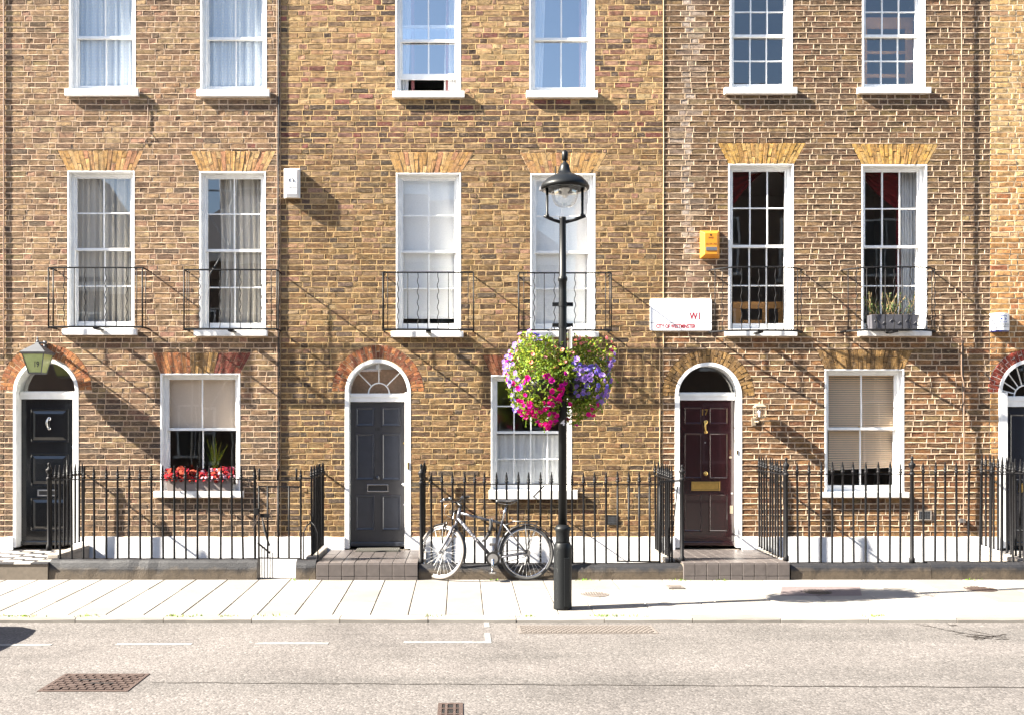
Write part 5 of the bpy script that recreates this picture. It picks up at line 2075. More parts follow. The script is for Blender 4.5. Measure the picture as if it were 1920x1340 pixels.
SY = -.02
MB().prism(rrect(WX(1219, SY), WX(1334.5, SY), WZ(620, SY), WZ(560.5, SY), .02), SY, -.004).build('panel', M['signwhite'], t, bevel=.002)
text('W1', WX(1292.5, SY), WX(1312, SY), WZ(599.5, SY), WZ(586, SY), SY - .0015, M['signred'], t, 'lettering', .02)
text('CITY OF WESTMINSTER', WX(1230, SY), WX(1304, SY), WZ(616, SY), WZ(608, SY), SY - .0015, M['signred'], t, 'lettering', .03)
MB().box(WX(1219.6, SY), WX(1334, SY), SY - .001, SY - .0002, WZ(606, SY), WZ(605, SY)).build('rule', M['signgrey'], t)

t = thing('alarm_box', 'tall white rectangular alarm box beside the cables, upper left', 'alarm box', (WX(548), -.06, WZ(372)))
A = -.115
x0, x1, z1, z0 = WX(533, A), WX(557, A), WZ(317.5, A), WZ(362, A)
bx0, bx1, bz0, bz1 = WX(532.5), WX(563.5), WZ(372.5), WZ(317)
v = [(bx0, -.004, bz0), (bx1, -.004, bz0), (bx1, -.004, bz1), (bx0, -.004, bz1), (x0 + .02, A, z0 - .012), (x1, A, z0 - .012), (x1, A, z1 - .01), (x0 + .02, A, z1 - .01), (x0 + .02, A + .02, z0 - .06), (x1, A + .02, z0 - .06)]
mb = MB()
mb.add(v, [(3, 2, 1, 0), (4, 5, 6, 7), (0, 4, 7, 3), (1, 2, 6, 5), (7, 6, 2, 3), (4, 8, 9, 5), (8, 0, 1, 9), (0, 8, 4), (1, 5, 9)])
body = mb.build('body', M['plastic'], t, bevel=.004)
text('Clarion', WX(537.5, A), WX(555.5, A), WZ(354, A), WZ(348.5, A), A - .001, M['inkdark'], t)
for a0, a1 in ((115, 235), (-55, 65)):
    MB().tube([(WX(546, A) + .031 * math.cos(math.radians(a0 + (a1 - a0) * i / 8)), A - .0012, WZ(338.5, A) + .028 * math.sin(math.radians(a0 + (a1 - a0) * i / 8))) for i in range(9)], [.003, .004, .006, .007, .007, .007, .006, .004, .003], 5).build('emblem', M['inkdark'], t)
MB().tube([(WX(546, A) + .028 * math.cos(math.radians(60 + 240 * i / 10)), A - .0006, WZ(331, A) + .026 * math.sin(math.radians(60 + 240 * i / 10))) for i in range(11)], .0025, 5).build('emblem', M['inkpale'], t)
MB().box(x0 + .03, x1 - .002, A - .0008, A + .003, z0 + .012, z0 + .015).build('seam', M['signgrey'], t)

t = thing('alarm_box', 'yellow alarm box with grey strip beside the dark curtained window', 'alarm box', (WX(1331), -.05, WZ(486)))
A = -.10
x0, x1, z1, z0 = WX(1321.5, A), WX(1345, A), WZ(437, A), WZ(477, A)
bx0, bx1, bz0, bz1 = WX(1312), WX(1349), WZ(485.5), WZ(433)
v = [(bx0, -.004, bz0), (bx1, -.004, bz0), (bx1, -.004, bz1), (bx0, -.004, bz1), (x0, A, z0), (x1, A, z0), (x1, A, z1), (x0, A, z1)]
mb = MB()
mb.add(v, [(3, 2, 1, 0), (4, 5, 6, 7), (0, 4, 7, 3), (1, 2, 6, 5), (7, 6, 2, 3), (0, 1, 5, 4)])
mb.build('body', M['yellowbox'], t, bevel=.004)
MB().box(WX(1323.5, A), WX(1344, A), A - .006, A - .0008, WZ(470, A), WZ(463.5, A)).build('strip', M['steel'], t, bevel=.001)
text('KINGS', WX(1328.5, A), WX(1338, A), WZ(447.5, A), WZ(444.3, A), A - .001, M['inkdark'], t, 'lettering', .02)
text('020-7391 2922', WX(1323.5, A), WX(1344, A), WZ(459.5, A), WZ(456, A), A - .001, M['inkbrown'], t, 'lettering', .01)
MB().disc((WX(1333, A), WZ(440.8, A)), .016, A - .0012, A - .0004, 14).build('emblem', M['inkbrown'], t)

t = thing('alarm_box', 'white curved alarm box with blue eye mark at right edge', 'alarm box', (WX(1872), -.04, WZ(622)))
mb = MB()
bx0, bx1, z0, z1 = WX(1855), WX(1890), WZ(620.5), WZ(588.5)


def curve(k):
    return (bx0 + (bx1 - bx0) * k, -.035 - .055 * (1 - (2 * k - 1) ** 2))


pl = [curve(i / 12) for i in range(13)]
MB().plate([(bx0 + .002, -.004)] + pl + [(bx1 - .002, -.004)], z0, z1).build('body', M['plastic'], t, bevel=.004)
MB().plate([(bx0 + .012, -.004)] + [(x + (.004 if x < (bx0 + bx1) / 2 else -.004), y + .004) for x, y in pl] + [(bx1 - .006, -.004)], z0 - .014, z0 - .001).build('base', M['navy'], t)


def on_curve(k, z, lift=.0014):
    x, y = curve(k)
    return (x, y - lift, z)


mb = MB()


def patch(k0, k1, za, zb2, zc, zd):
    n_ = 4
    for i in range(n_):
        a, c = k0 + (k1 - k0) * i / n_, k0 + (k1 - k0) * (i + 1) / n_
        f0, f1 = i / n_, (i + 1) / n_
        mb.quad(on_curve(a, za + (zc - za) * f0), on_curve(c, za + (zc - za) * f1), on_curve(c, zb2 + (zd - zb2) * f1), on_curve(a, zb2 + (zd - zb2) * f0))


ez = WZ(599.5)
patch(.38, .48, ez, ez, ez - .020, ez + .020)
patch(.66, .77, ez - .020, ez + .020, ez, ez)
for sgn in (1, -1):
    patch(.37, .77, ez + sgn * .040, ez + sgn * .047, ez + sgn * .040, ez + sgn * .047) if sgn > 0 else patch(.37, .77, ez - .047, ez - .040, ez - .047, ez - .040)
    patch(.37, .44, ez + sgn * .034 - .006, ez + sgn * .034 + .006, ez + sgn * .041 - .003, ez + sgn * .041 + .003)
    patch(.70, .77, ez + sgn * .041 - .003, ez + sgn * .041 + .003, ez + sgn * .034 - .006, ez + sgn * .034 + .006)
mb.build('emblem', M['bluemark'], t)
for body_, ya, yb, k0, k1 in (('BARRY BROS', 610.8, 608.2, .24, .93), ('SECURITY', 615, 612.4, .24, .93)):
    o_ = text(body_, 0, 1, WZ(ya), WZ(yb), 0, M['inkdark'], t, 'lettering', .01)
    me = o_.data
    ox = WORLD[o_]
    for vv in me.vertices:
        k = k0 + (k1 - k0) * (vv.co.x + ox.x)
        x, y = curve(k)
        vv.co.x, vv.co.y = x - ox.x, y - .0016 - ox.y


# ------------------------------------------------------------------ wall lanterns
def frustum(mb, cx, cy, z0, z1, w0, w1):
    a, b2 = w0 / 2, w1 / 2
    mb.add([(cx - a, cy - a, z0), (cx + a, cy - a, z0), (cx + a, cy + a, z0), (cx - a, cy + a, z0), (cx - b2, cy - b2, z1), (cx + b2, cy - b2, z1), (cx + b2, cy + b2, z1), (cx - b2, cy + b2, z1)],
           [(0, 3, 2, 1), (4, 5, 6, 7), (0, 1, 5, 4), (1, 2, 6, 5), (2, 3, 7, 6), (3, 0, 4, 7)])


LYw = -.27
t = thing('wall_lantern', 'large tapered lantern numbered 19 above the black door', 'lantern', (WX(70, LYw), LYw, WZ(701, LYw)))
cx = WX(70.5, LYw)
z = lambda y: WZ(y, LYw)
mb = MB()
frustum(mb, cx, LYw, z(698), z(665), .165, .285)
gl_ = mb.build('green_glass', M['green'], t)
mb = MB()
for sx in (-1, 1):
    for sy in (-1, 1):
        mb.tube([(cx + sx * .084, LYw + sy * .084, z(699)), (cx + sx * .144, LYw + sy * .144, z(664))], .007, 5)
frustum(mb, cx, LYw, z(701), z(698.3), .16, .185)
frustum(mb, cx, LYw, z(664.7), z(661), .31, .345)
mb.build('frame', M['lead'], t)
mb = MB()
frustum(mb, cx, LYw, z(661), z(646), .345, .075)
frustum(mb, cx, LYw, z(646), z(642), .06, .045)
mb.lathe([(.016, z(643)), (.02, z(640)), (.010, z(637)), (.012, z(634)), (.002, z(630.5))], cx, LYw, 10)
mb.build('roof', M['lead'], t)
mb = MB()
mb.tube([(cx, LYw, z(643)), (cx + .05, LYw + .06, z(642)), (WX(86, -.05), -.06, WZ(646, -.05)), (WX(86), -.004, WZ(648))], [.012, .012, .018, .024], 8)
mb.tube([(WX(86.5), -.03, WZ(640)), (WX(86.5), -.03, WZ(660))], .024, 8)
mb.build('bracket', M['lead'], t, True)
k = .083 + (.1425 - .083) * (z(682) - z(698)) / (z(665) - z(698))
text('19', WX(65.2, LYw - .12), WX(74, LYw - .12), WZ(688, LYw - .12), WZ(677, LYw - .12), LYw - k - .018, M['dark'], t, 'number', .02)

t = thing('wall_lantern', 'small bronze carriage lantern right of the oxblood door', 'lantern', (WX(1423), -.1, WZ(797)))
LYs = -.12
cx = WX(1424, LYs)
z = lambda y: WZ(y, LYs)
mb = MB()
frustum(mb, cx, LYs, z(783), z(781), .13, .14)
frustum(mb, cx, LYs, z(764), z(761.5), .135, .145)
frustum(mb, cx, LYs, z(761.5), z(756), .145, .06)
mb.lathe([(.012, z(756)), (.010, z(754.5)), (.002, z(752.5))], cx, LYs, 8)
for sx in (-1, 1):
    for sy in (-1, 1):
        mb.tube([(cx + sx * .060, LYs + sy * .060, z(782)), (cx + sx * .063, LYs + sy * .063, z(763))], .006, 5)
mb.build('frame', M['bronze'], t)
mb = MB()
frustum(mb, cx, LYs, z(780.8), z(764.3), .112, .118)
mb.build('glass', M['lampglass'], t)
MB().lathe([(.012, z(781)), (.014, z(776)), (.024, z(772)), (.018, z(768)), (.004, z(766))], cx, LYs, 10).build('bulb', M['plastic'], t, True)
mb = MB()
mb.tube([(cx, LYs, z(783)), (cx, LYs, z(788)), (cx - .02, -.05, z(790)), (cx - .03, -.01, z(790))], .011, 6)
mb.box(cx - .075, cx - .02, -.02, -.004, z(797), z(782))
mb.ball((cx - .01, LYs + .03, z(790)), .018, 8)
mb.build('bracket', M['bronze'], t)


# ------------------------------------------------------------------ cables, vents and pipes
def cable(label, pts, r=.006, mat='cable', n=6):
    mb = MB()
    mb.tube(pts, r, n)
    o_ = mb.build('wall_cable', M[mat], None, True)
    return tag(o_, label, 'cable')


def vline(x, y0, y1, off, n=26, amp=.004):
    return [(WX(x) + rnd.uniform(-amp, amp), -off, WZ(y0 + (y1 - y0) * i / n)) for i in range(n + 1)]


cable('leftmost of the thin cables running down past the white rectangular alarm box', vline(519.5, -60, 1000, .012), .006)
cable('dark middle cable running down past the white rectangular alarm box', vline(522.5, -60, 1002, .02), .008, 'dark')
cable('rightmost pale cable running down past the white rectangular alarm box', vline(525.5, -60, 905, .012), .005)
cable('dark cable down the far left edge of the facade', vline(8, -60, 668, .014), .009, 'cable')
cable('brown cable down the wall near the right hand curved alarm box', vline(1800, -60, 700, .045) + vline(1804, 720, 985, .045), .0075)
cable('black cable strapped along the lower brown cable by the navy door', vline(1803.5, 640, 790, .03), .008, 'dark')
cable('thin loop of cable on the wall between the two upper left windows', [(WX(277), -.01, WZ(182)), (WX(278), -.012, WZ(215)), (WX(276), -.012, WZ(245)), (WX(281), -.016, WZ(252)), (WX(290), -.012, WZ(262)), (WX(276), -.014, WZ(258)), (WX(272), -.012, WZ(266)), (WX(275), -.008, WZ(272))], .0045)
cable('pale dangling wire on the wall left of the oxblood door railing', [(WX(1224), -.02, WZ(982)), (WX(1228), -.03, WZ(979)), (WX(1231), -.03, WZ(986)), (WX(1226), -.03, WZ(1000)), (WX(1230), -.035, WZ(1010)), (WX(1233), -.03, WZ(1028))], .005)
t = thing('junction_box', 'small grey cable box low on the wall beneath the brown cable', 'cable box', (WX(1801), -.03, WZ(979)))
MB().box(WX(1796.5), WX(1807), -.05, -.004, WZ(978.5), WZ(971)).build('box', M['steel'], t, bevel=.003)
MB().tube([(WX(1799), -.03, WZ(978)), (WX(1795), -.03, WZ(984)), (WX(1791), -.02, WZ(986))], .005, 5).build('tail', M['cable'], t)
for lab, (x0, x1, y0, y1) in (('square air brick grille low on the wall right of the urn post', (1721, 1746, 956, 974)), ('dark square air vent low on the wall right of the lamp post', (1137, 1157, 964, 983))):
    t = thing('air_vent', lab, 'vent', (WX((x0 + x1) / 2), -.008, WZ(y1)))
    a, c, zt, zb = WX(x0), WX(x1), WZ(y0), WZ(y1)
    mb = MB()
    e = .012
    mb.box(a, c, -.012, -.0045, zt - e, zt)
    mb.box(a, c, -.012, -.0045, zb, zb + e)
    mb.box(a, a + e, -.012, -.0045, zb + e, zt - e)
    mb.box(c - e, c, -.012, -.0045, zb + e, zt - e)
    mb.build('frame', M['stepstone'] if x0 > 1500 else M['tar'], t)
    MB().box(a + e, c - e, -.0058, -.005, zb + e, zt - e).build('backing', M['dark'], t)
    mb = MB()
    for i in range(1, 7):
        x = a + e + (c - a - 2 * e) * i / 7
        mb.box(x - .003, x + .003, -.010, -.006, zb + e, zt - e)
    for i in range(1, 5):
        zz = zb + e + (zt - zb - 2 * e) * i / 5
        mb.box(a + e, c - e, -.0105, -.0062, zz - .003, zz + .003)
    mb.build('grille', M['lead'], t)
# raised mortar seam between the two right hand houses
mb = MB()
mb.col = lin(170, 148, 120)
for y0, y1, x in ((-60, 655, 1244), (655, 1000, 1237)):
    pts = vline(x, y0, y1, .003, 30, .003)
    mb.tube(pts, .0065, 6)
mb.c = [mb.col] * len(mb.v)
mb.build('mortar_seam', M['mortar'], HROOT[18])

# ------------------------------------------------------------------ curtains, blinds and what stands behind the glass
def curtain(label, x0, x1, y0, y1, mat, Y=.26, folds=6, amp=.02, pinch=None, cat='curtain', name='curtain', flat=False, group=None):
    """hanging cloth; pinch(u, v) -> u moves the fabric sideways"""
    a, c, zt, zb = WX(x0, Y), WX(x1, Y), WZ(y0, Y), WZ(y1, Y)
    r = random.Random(int(x0 * 7 + y0))
    ph = [r.uniform(0, 6.3) for _ in range(4)]
    fr = [folds * r.uniform(.8, 1.25) for _ in range(4)]

    def fn(u, v):
        uu = pinch(u, v) if pinch else u
        y = Y
        if not flat:
            y += amp * (math.sin(2 * pi * fr[0] * u + ph[0] + .5 * v) * .6 + math.sin(2 * pi * fr[1] * 1.7 * u + ph[1] - .8 * v) * .4)
        return (a + (c - a) * uu, y, zb + (zt - zb) * v)
    mb = MB()
    mb.grid(4 if flat else 70, 2 if flat else 14, fn)
    o_ = mb.build(name, M[mat], None, True)
    if flat:
        MB().box(a, c, Y - .012, Y + .012, zb - .014, zb).build('bottom_bar', M[mat], o_)
        MB().tube([(a, Y, zt), (c, Y, zt)], .018, 8).build('roller', M[mat], o_, True)
    return tag(o_, label, cat, group)


curtain('dotted voile curtain in the top left window', 138, 250, -50, 166, 'dotted', .185, 7, .022)
curtain('dotted voile curtain in the top window above the white rectangular alarm box', 384, 496, -50, 167, 'dotted', .185, 7, .022)
curtain('left tied back white curtain in the half open top window', 748, 775, -50, 170, 'voile', .2, 3, .012, lambda u, v: u * (1 - .35 * (1 - v)))
curtain('right tied back white curtain in the half open top window', 838, 860, -50, 170, 'voile', .2, 3, .012, lambda u, v: 1 - (1 - u) * (1 + .25 * (1 - v)))
curtain('left red trimmed edge of the curtains in the half open top window', 771, 777, -50, 171, 'trim', .195, 1, .004)
curtain('right red trimmed edge of the curtains in the half open top window', 836, 841, -50, 171, 'trim', .195, 1, .004)
curtain('left white curtain in the top window above the lamp post', 1000, 1024, -50, 166, 'voile', .2, 3, .012, lambda u, v: u * (1 - .3 * (1 - v)))
curtain('right white curtain in the top window above the lamp post', 1090, 1112, -50, 166, 'voile', .2, 3, .012, lambda u, v: 1 - (1 - u) * (1 + .1 * (1 - v)))
curtain('right red trimmed edge of the curtain in the top window above the lamp', 1086, 1090, -50, 166, 'trim', .195, 1, .004)
curtain('grey linen curtain in the first floor window above lantern 19', 136, 250, 330, 612, 'greycloth', .215, 9, .03)
curtain('grey linen curtain at the right of the first floor window beside the alarm box', 410, 496, 330, 614, 'greycloth', .215, 7, .03, lambda u, v: u * 1.0 + (1 - u) * .25 * v * (1 - v))
curtain('white roller blind in the first floor window left of the lamp post', 746, 861, 330, 596, 'blind', .185, 1, 0, None, 'blind', 'roller_blind', True)
curtain('white roller blind in the first floor window behind the lamp post', 998, 1113, 330, 612, 'blind', .185, 1, 0, None, 'blind', 'roller_blind', True)
curtain('beige roller blind in the upper half of the window with red flowers', 308, 447, 705, 801, 'beigeblind', .185, 1, 0, None, 'blind', 'roller_blind', True)
curtain('white net curtain across the lower half of the window behind the lamp post', 926, 1070, 815, 922, 'voile', .185, 10, .012, None, 'curtain', 'net_curtain')
curtain('white tall curtain at the right of the window holding the dark planter', 1688, 1728, 300, 614, 'voile', .3, 6, .02)


def swag(label, x0, xs, x1, y0, ym, y1, Y=.28):
    """draped velvet: gathered along a curve from the top corner to one side"""
    mb = MB()
    nu, nv = 26, 16

    def fn(u, v):
        top = (x0 + (x1 - x0) * u, y0)
        e = u
        bot = (x0 + (xs - x0) * e, y1 + (ym - y1) * e ** .6)
        x = bot[0] + (top[0] - bot[0]) * v
        y = bot[1] + (top[1] - bot[1]) * v
        d = Y + .022 * math.sin(v * 24 + u * 5)
        return (WX(x, d), d, WZ(y, d))
    mb.grid(nu, nv, fn)
    return tag(mb.build('swag_curtain', M['redcloth'], None, True), label, 'curtain')


swag('dark red swag curtain draped left in the window beside the yellow alarm box', 1368, 1438, 1444, 316, 318, 410)
swag('dark red swag curtain draped right in the window beside the yellow alarm box', 1487, 1450, 1446, 316, 318, 360)
swag('dark red swag curtain in the window with the dark planter', 1617, 1680, 1684, 316, 392, 322)
curtain('narrow dark red curtain edge in the window with the dark planter', 1680, 1688, 316, 612, 'redcloth', .29, 2, .01)

# venetian blind, its foot hanging askew
t = thing('venetian_blind', 'cream venetian blind hanging askew in the lower right window', 'blind', (WX(1620, .22), .22, WZ(888, .22)))
a, c = WX(1554, .18), WX(1690, .18)
n = 44
ma = MB()
ma.add([(-(c - a) / 2, -.010, -.0122), ((c - a) / 2, -.010, -.0122), ((c - a) / 2, .008, .0114), (-(c - a) / 2, .008, .0114), (-(c - a) / 2, -.0095, -.0110), ((c - a) / 2, -.0095, -.0110), ((c - a) / 2, .0085, .0126), (-(c - a) / 2, .0085, .0126)],
       [(0, 3, 2, 1), (4, 5, 6, 7), (0, 1, 5, 4), (1, 2, 6, 5), (2, 3, 7, 6), (3, 0, 4, 7)])
sm = ma.mesh('slat', M['slat'])
for i in range(n):
    y = 700 + (880 - 700) * i / n
    tilt = 0 if i < n - 7 else -.0065 * (i - (n - 8))
    place('slat', sm, ((a + c) / 2, .195, WZ(y, .195)), t, (0, tilt, 0))
for x in (1572, 1620, 1668):
    MB().tube([(WX(x, .2), .18, WZ(698, .2)), (WX(x, .2), .18, WZ(878, .2))], .0012, 4).build('ladder_cord', M['slat'], t)
o_ = MB().box(a, c, .178, .21, WZ(701, .22), WZ(695, .22)).build('head_rail', M['slat'], t)

# furniture behind the glass
t = thing('wooden_frame', 'pale oak chair frame leaning inside the window beside the yellow alarm box', 'furniture', (WX(1420, .5), .5, WZ(620, .5)))
Y = .42
mb = MB()
for x0, x1, y0, y1 in ((1374, 1470, 566, 579), (1374, 1390, 579, 625), (1430, 1441, 579, 625), (1460, 1470, 579, 625), (1392, 1430, 600, 625)):
    mb.box(WX(x0, Y), WX(x1, Y), Y, Y + .03, WZ(y1, Y), WZ(y0, Y))
mb.build('frame', M['wood'], t, bevel=.004)
t = thing('wooden_frame', 'pale oak glazed cabinet frame inside the top right window', 'furniture', (WX(1668, .5), .5, WZ(172, .5)))
Y = .42
mb = MB()
for x0, x1, y0, y1 in ((1619, 1712, 33, 54), (1619, 1626, 54, 172), (1698, 1712, 54, 172), (1626, 1698, 96, 101), (1626, 1698, 139, 146), (1626, 1698, 160, 172)):
    mb.box(WX(x0, Y), WX(x1, Y), Y, Y + .03, WZ(y1, Y), WZ(y0, Y))
mb.build('frame', M['wood'], t, bevel=.004)


def blade_plant(label, x, yb, Y, n, hgt, mat, seed, spread=.10):
    r = random.Random(seed)
    X, Z = W(x, yb, Y)
    t = thing('pot_plant', label, 'plant', (X, Y, Z - .1))
    MB().lathe([(.06, Z - .1), (.085, Z + .02), (.09, Z + .03), (.08, Z + .03)], X, Y, 12).build('pot', M['planter'], t, True)
    for i in range(n):
        mb = MB()
        mb.col = (r.uniform(.7, 1.3), r.uniform(.6, .95), r.uniform(.4, .8))
        a = r.gauss(0, 1)
        h = hgt * r.uniform(.6, 1.05)
        pts = [Vector((X + spread * a * (k / 5) ** 1.5, Y + r.gauss(0, .01), Z + h * (k / 5))) for k in range(6)]
        v, f = [], []
        for k, p in enumerate(pts):
            w = .017 * (1 - (k / 5.3) ** 2)
            v += [(p.x - w, p.y, p.z), (p.x + w, p.y + .004, p.z)]
        for k in range(5):
            f.append((k * 2, k * 2 + 1, k * 2 + 3, k * 2 + 2))
        mb.add(v, f)
        mb.build('leaf', M['leaf'], t)


blade_plant('yellow green sword leaved plant inside the window with red flowers', 402, 892, .32, 11, .56, 'leaf', 3)

# window box of red leaves
t = thing('window_box', 'grey window box of red coral leaves on the lower left sill', 'window box', (WX(372, -.1), -.1, WZ(920)))
x0, x1 = WX(311, -.05), WX(434, -.05)
zb, zt = WZ(919.5, -.03), WZ(893, -.03)
mb = MB()
mb.prism([(x0 + .02, zb), (x1 - .02, zb), (x1, zt), (x0, zt)], -.05, .085)
mb.box(x0 - .006, x1 + .006, -.056, .09, zt - .02, zt - .001)
bx = mb.build('box', M['boxgrey'], t, bevel=.003)
mb = MB()
for k in range(4):
    cx = x0 + (x1 - x0) * (k + .5) / 4
    mb.tube([(cx - .1 + .2 * i / 10, -.052, zt - .05 - .045 * math.sin(pi * i / 10)) for i in range(11)], .004, 5)
    mb.ball((cx - .105, -.05, zt - .05), .012, 8, 1, .5)
mb.build('swag_relief', M['boxgrey'], bx)
mb = MB()
r = random.Random(8)
for i in range(230):
    u = r.random()
    cx = x0 + (x1 - x0) * u + r.gauss(0, .02)
    cy = .0 + r.gauss(-.02, .045)
    lift = .10 + .05 * math.sin(u * 9) * r.random()
    cz = zt + r.uniform(-.05, lift)
    if cz < zt:
        cy = min(cy, -.065)
    k = r.random()
    mb.col = ((1.5, 1.0, .9), (2.6, 13.0, 11.0), (.6, .5, .8), (1.9, 3.2, 1.4))[0 if k < .5 else (1 if k < .78 and u > .5 else (3 if k < .9 else 2))]
    s = r.uniform(.018, .036)
    nrm = Vector((r.gauss(-.2, .5), r.gauss(-.8, .4), r.gauss(.6, .5))).normalized()
    u_ = nrm.orthogonal().normalized()
    w_ = nrm.cross(u_)
    c0 = Vector((cx, cy, cz))
    ring = [c0 + (u_ * math.cos(q * pi / 3.5) + w_ * math.sin(q * pi / 3.5)) * s * r.uniform(.75, 1.1) + nrm * r.uniform(-.006, .006) for q in range(7)]
    mb.add([tuple(c0 + nrm * .006)] + [tuple(q) for q in ring], [(0, 1 + q, 1 + (q + 1) % 7) for q in range(7)])
o_ = mb.build('leaves', M['redleaf'], t)
o_['kind'] = 'stuff'

# planter on the right hand balcony
t = thing('planter', 'dark lead planter with straggly green plants on the bowed balcony', 'planter', (WX(1680, -.12), -.12, WZ(619, -.12)))
x0, x1 = WX(1634, -.16), WX(1722, -.16)
zb, zt = WZ(617, -.16), WZ(590, -.16)
mb = MB()
mb.prism([(x0 + .008, zb), (x1 - .008, zb), (x1, zt), (x0, zt)], -.16, .02)
pb = mb.build('trough', M['planter'], t, bevel=.004)
mb = MB()
for k in range(3):
    cx = x0 + (x1 - x0) * (k + .5) / 3
    mb.tube([(cx - .07 + .14 * i / 10, -.162, (zb + zt) / 2 + .03 * math.sin(2 * pi * i / 10)) for i in range(11)], .005, 5)
mb.build('relief', M['planter'], pb)
MB().box(x0 + .01, x1 - .01, -.15, .01, zt - .004, zt + .004).build('soil', M['soil'], t)
r = random.Random(21)
lv, tw = MB(), MB()
for i in range(34):
    bx_ = x0 + (x1 - x0) * r.choice((.08, .16, .4, .5, .58, .66, .75, .85)) + r.gauss(0, .03)
    p = Vector((bx_, -.07 + r.gauss(0, .03), zt))
    leanx = -.5 if bx_ < x0 + .18 else .15
    d = Vector((r.gauss(leanx, .35), r.gauss(-.1, .2), 1)).normalized()
    h = r.uniform(.12, .34)
    e = p + d * h
    tw.tube([p, p + d * h * .5 + Vector((r.gauss(0, .01), 0, 0)), e], .003, 4)
    for k in range(15):
        c = p.lerp(e, r.uniform(.15, 1)) + Vector((r.gauss(0, .012), r.gauss(0, .012), r.gauss(0, .01)))
        g = r.uniform(.6, 2.0)
        lv.col = (g * 1.0, g * 1.05, g * (1.5 if r.random() < .3 else .9))
        s = r.uniform(.010, .022)
        u_ = Vector((r.gauss(0, 1), r.gauss(0, 1), r.gauss(0, 1))).normalized()
        w_ = u_.orthogonal().normalized()
        lv.add([tuple(c - u_ * s), tuple(c + w_ * s * .35), tuple(c + u_ * s), tuple(c - w_ * s * .35)], [(0, 1, 2, 3)])
o_ = lv.build('foliage', M['leafdark'], t)
o_['kind'] = 'stuff'
o_ = tw.build('stems', M['bark'], t)
o_['kind'] = 'stuff'

# ------------------------------------------------------------------ covers in road and pavement
def cover_rect(label, name, x0, x1, yf, yn, mat, kind, zr=ROADZ, nx=9, ny=6):
    a, b_ = G(x0, (yf + yn) / 2, zr), G(x1, (yf + yn) / 2, zr)
    Yf, Yn = G(0, yf, zr)[1], G(0, yn, zr)[1]
    t = thing(name, label, 'cover', ((a[0] + b_[0]) / 2, (Yf + Yn) / 2, zr))
    xa, xb = a[0], b_[0]
    mb = MB()
    e = .028
    z0, z1 = zr - .03, zr + .006
    mb.box(xa, xb, Yn, Yn + e, z0, z1)
    mb.box(xa, xb, Yf - e, Yf, z0, z1)
    mb.box(xa, xa + e, Yn + e, Yf - e, z0, z1)
    mb.box(xb - e, xb, Yn + e, Yf - e, z0, z1)
    mb.build('frame', M[mat], t)
    if kind == 'grate':
        MB().box(xa + e, xb - e, Yn + e, Yf - e, zr + .0005, zr + .001).build('void', M['dark'], t)
        mb = MB()
        for i in range(1, nx):
            x = xa + (xb - xa) * i / nx
            mb.box(x - .009, x + .009, Yn + e, Yf - e, zr + .0012, zr + .0065)
        for i in range(1, ny):
            y = Yn + (Yf - Yn) * i / ny
            mb.box(xa + e, xb - e, y - .009, y + .009, zr + .0013, zr + .007)
        mb.build('grate', M[mat], t)
    else:
        pl_ = MB().box(xa + e + .004, xb - e - .004, Yn + e + .004, Yf - e - .004, zr - .02, zr + .002).build('plate', M[mat], t)
        mb = MB()
        for i in range(nx):
            for k in range(ny):
                x = xa + e + .01 + (xb - xa - 2 * e - .02) * (i + .5 + (.25 if k % 2 else -.25)) / nx
                y = Yn + e + .01 + (Yf - Yn - 2 * e - .02) * (k + .5) / ny
                w, d = (xb - xa) / nx * .30, (Yf - Yn) / ny * .30
                mb.box(x - w, x + w, y - d, y + d, zr + .0021, zr + .010)
        o_ = mb.build('studs', M[mat], pl_)
        if kind == 'split':
            xm, ym = (xa + xb) / 2, (Yf + Yn) / 2
            MB().plate([(xa + e, Yn + e), (xa + e + .05, Yn + e), (xb - e, Yf - e), (xb - e - .05, Yf - e)], zr + .0105, zr + .0112).build('split_seam', M['rust'], pl_)
            for s in (-1, 1):
                MB().plate([(xm + s * .07 - .09, ym - s * .05 - .016), (xm + s * .07 + .09, ym - s * .05 - .016), (xm + s * .07 + .09, ym - s * .05 + .016), (xm + s * .07 - .09, ym - s * .05 + .016)], zr + .0106, zr + .0114).build('key_slot', M['dark'], pl_)
    return t


cover_rect('rusty studded square cover in the road at lower left', 'manhole_cover', 96, 260, 1263, 1296, 'rust', 'split', ROADZ, 9, 8)
cover_rect('long worn cover in the road beside the lamp post', 'service_cover', 972, 1228, 1172.5, 1187.5, 'cover', 'plate', ROADZ, 26, 7)
cover_rect('brown drain grating at the bottom edge of the road', 'drain_grating', 820, 868, 1318, 1362, 'rust', 'grate', ROADZ, 3, 4)
cover_rect('small grey drain grid in the pavement before the oxblood door', 'drain_grating', 1251, 1280, 1096.5, 1101.5, 'cover', 'plate', pz(-1.5) + .002, 8, 4)


